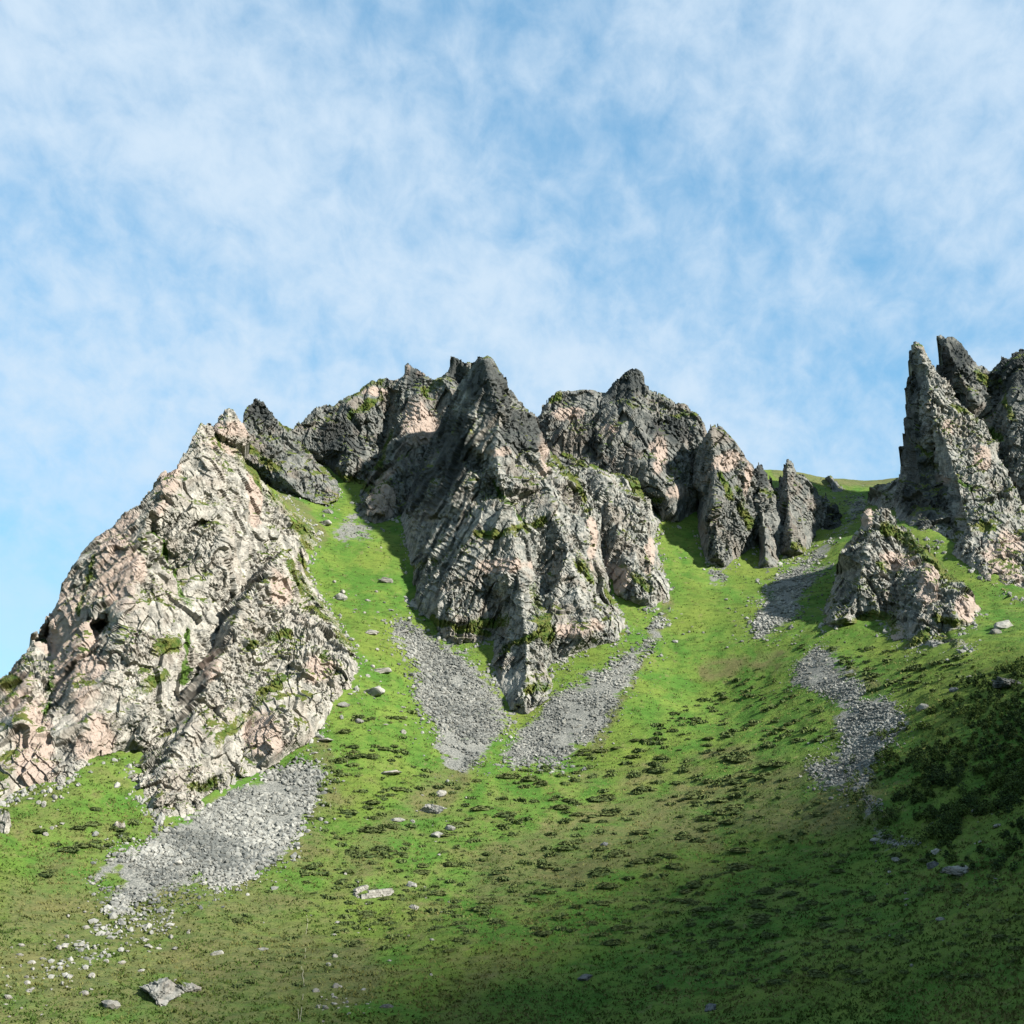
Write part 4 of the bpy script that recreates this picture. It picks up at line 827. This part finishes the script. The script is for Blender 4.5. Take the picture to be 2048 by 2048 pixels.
patch = fbm(Pg_ / 12.0, 88, 4); tone = np.clip((patch - .5) * 2.2 + .35 + rng.normal(size=n) * .22, 0, 1)
add('grass_tufts', mesh_np('grass_tufts', v.reshape(-1, 3), np.arange(n * K * 3).reshape(-1, 3), False, dict(tone=np.repeat(tone, K * 3))), M_TUFT, kind='stuff', label='short alpine grass tufts covering the hillside', category='grass')

# ------------------------------------------------------------------ the roofless stone enclosure
A = {k: hit(u, v)[0] for k, (u, v) in dict(front_right=(784, 1789), front_left=(722, 1797), left=(709, 1790), back_left=(733, 1776)).items()}
root = add('stone_enclosure', None, None, None, tuple(A['front_left']), label='small roofless pale stone enclosure on the lower slope left of centre', category='enclosure')
def wall(a, b2, h0, h1, nst, thick=.35, course=2, part='front_wall', skip=()):
    a, b2 = np.array(a), np.array(b2); L = np.linalg.norm(b2 - a); d = (b2 - a) / L; ang = math.atan2(d[1], d[0]); nrm = np.array([-d[1], d[0], 0]); hm = min(h0, h1) * .55
    core = [tuple(q_ + nrm * s_ * thick * .55 + np.array([0, 0, z_]) - A['front_left']) for q_ in (a, b2) for s_ in (-1, 1) for z_ in (-.25, hm)]
    me = bpy.data.meshes.new(part); me.from_pydata(core, [], [(0, 1, 5, 4), (2, 6, 7, 3), (1, 3, 7, 5), (0, 4, 6, 2), (0, 2, 3, 1), (4, 5, 7, 6)])
    wl = add(part, me, M_STONE, root)
    for c_ in range(course):
        for k in range(nst):
            if (c_, k) in skip: continue
            f = (k + .5 + (.35 if c_ % 2 else 0)) / nst
            if f > 1: continue
            h_ = (h0 + (h1 - h0) * f) / course; pos = a + (b2 - a) * f + np.array([0, 0, c_ * h_ - .12])
            o = add('wall_stone', STB[random.randrange(5)], None, wl, tuple(pos - A['front_left'])); o.scale = (L / nst * .53, thick * random.uniform(.9, 1.2), h_ * random.uniform(.5, .56)); o.rotation_euler = (random.uniform(-.05, .05), random.uniform(-.05, .05), ang + random.uniform(-.06, .06))
def block_mesh(seed):
    import bmesh
    r = random.Random(seed); bm = bmesh.new(); bmesh.ops.create_cube(bm, size=2.0)
    bmesh.ops.bevel(bm, geom=bm.edges[:], offset=.16, segments=1, affect='EDGES')
    for v_ in bm.verts: v_.co += Vector((r.uniform(-.09, .09), r.uniform(-.09, .09), r.uniform(-.09, .09) + 1.0))
    me = bpy.data.meshes.new('wall_stone'); bm.to_mesh(me); bm.free(); me.materials.append(M_PALE); return me
STB = [block_mesh(k) for k in range(5)]
wall(A['front_left'], A['front_right'], 1.3, 1.15, 9, course=3, skip=((2, 0), (1, 0), (2, 1)))
wall(A['left'], A['back_left'], 1.1, 0.7, 6, course=3, part='side_wall')
wall(A['left'], A['front_left'] + np.array([-.3, 0, 0]), 0.8, 0.5, 3, part='broken_corner', skip=((1, 1), (1, 2)))
# narrow trodden path running up the slope beside it
PATHS = [[(598,2060),(602,2030),(608,1975),(606,1940)], [(603,1935),(606,1960)], [(610,1925),(611,1900),(608,1892)], [(612,1870),(616,1845),(613,1832)], [(660,1620),(661,1608)], [(671,1590),(673,1580)], [(678,1572),(679,1558)], [(693,1535),(696,1520),(694,1514)], [(690,1517),(692,1506)], [(682,1510),(681,1503)], [(598,2048),(596,2020)]]
vv, ff = [], []
for line in PATHS:
    for (a, b2) in zip(line[:-1], line[1:]):
        for k in range(4):
            if random.random() < .3: continue
            pu = [a[0] + (b2[0] - a[0]) * f for f in (k / 4, (k + 1) / 4)]; pv = [a[1] + (b2[1] - a[1]) * f for f in (k / 4, (k + 1) / 4)]
            h_ = hit(pu, pv)
            if not np.isfinite(h_).all(): continue
            base = len(vv); w_ = .035
            for q_ in h_: vv += [(q_[0] - w_, q_[1], q_[2] + .16), (q_[0] + w_, q_[1], q_[2] + .16)]
            ff.append((base, base + 1, base + 3, base + 2))
me = bpy.data.meshes.new('footpath'); me.from_pydata(vv, [], ff); add('footpath', me, M_PATH, kind='structure')

# labels of the many alike: by size and by where they lie within their group
PHRASE = {'stones on the grass of the left gully': ('pale stone', 'the bright grass gully left of the central tower'), 'stones strewn below the left scree fan': ('white stone', 'the grass below the left scree fan'),
 'stones around the enclosure': ('pale stone', 'the grass around the stone enclosure'), 'rubble at the bottom edge': ('pale stone', 'the rubble patch at the bottom edge'), 'stones in the right gully': ('grey stone', 'the right-hand grass gully'),
 'stones on the shaded slope': ('pale stone', 'the dark slope at lower right'), 'stones under the left crag': ('pale stone', 'the grass under the left crag'),
 'juniper mounds of the middle slope': ('dark juniper mound', 'the wide middle slope'), 'juniper mounds below the left gully': ('dark juniper mound', 'the slope around the enclosure'), 'tussocks of the bright green slope': ('dark tussock', 'the bright green slope'),
 'tussocks below the low crag': ('dark tussock', 'the grass under the columned crag'), 'bushes left of the scree fan': ('dark low bush', 'the bank left of the scree fan'), 'bushes of the shaded slope': ('low bush', 'the shaded bottom-right slope'),
 'tussocks beside the footpath': ('dark tussock', 'the grass left of the footpath')}
for nm, (a_, b_, where) in SCREE_INFO.items(): PHRASE['blocks on the ' + where] = ('grey block', 'the ' + where)
groups = {}
for it in PLACED: groups.setdefault(it[4], []).append(it)
for g_, items in groups.items():
    noun, where = PHRASE[g_]; us_ = sorted(i_[1] for i_ in items); n_ = len(items); nc_ = 1 if n_ < 6 else 3 if n_ < 60 else 5; nr_ = 1 if n_ < 4 else 2 if n_ < 25 else 3
    cols = {1: [''], 3: ['left', 'central', 'right'], 5: ['far left', 'left', 'central', 'right', 'far right']}[nc_]; rows = {1: [''], 2: ['upper', 'lower'], 3: ['upper', 'middle', 'lower']}[nr_]
    items.sort(key=lambda i_: i_[1])
    for ci in range(nc_):
        col_items = sorted(items[ci * n_ // nc_:(ci + 1) * n_ // nc_], key=lambda i_: i_[2]); m_ = len(col_items)
        for ri in range(nr_):
            cell = sorted(col_items[ri * m_ // nr_:(ri + 1) * m_ // nr_], key=lambda i_: -i_[3])
            place = ' '.join(x for x in (rows[ri], cols[ci]) if x); place = place + ' part of ' if place else ''
            for k, it in enumerate(cell):
                size = ['largest ', 'second largest ', 'third largest ', 'fourth largest '][k] if k < min(4, len(cell)) else 'small '
                it[0]['label'] = ' '.join((size + noun + ' in ' + (place.replace(' part of ', ' of ') if place else '') + where).split()[:16])
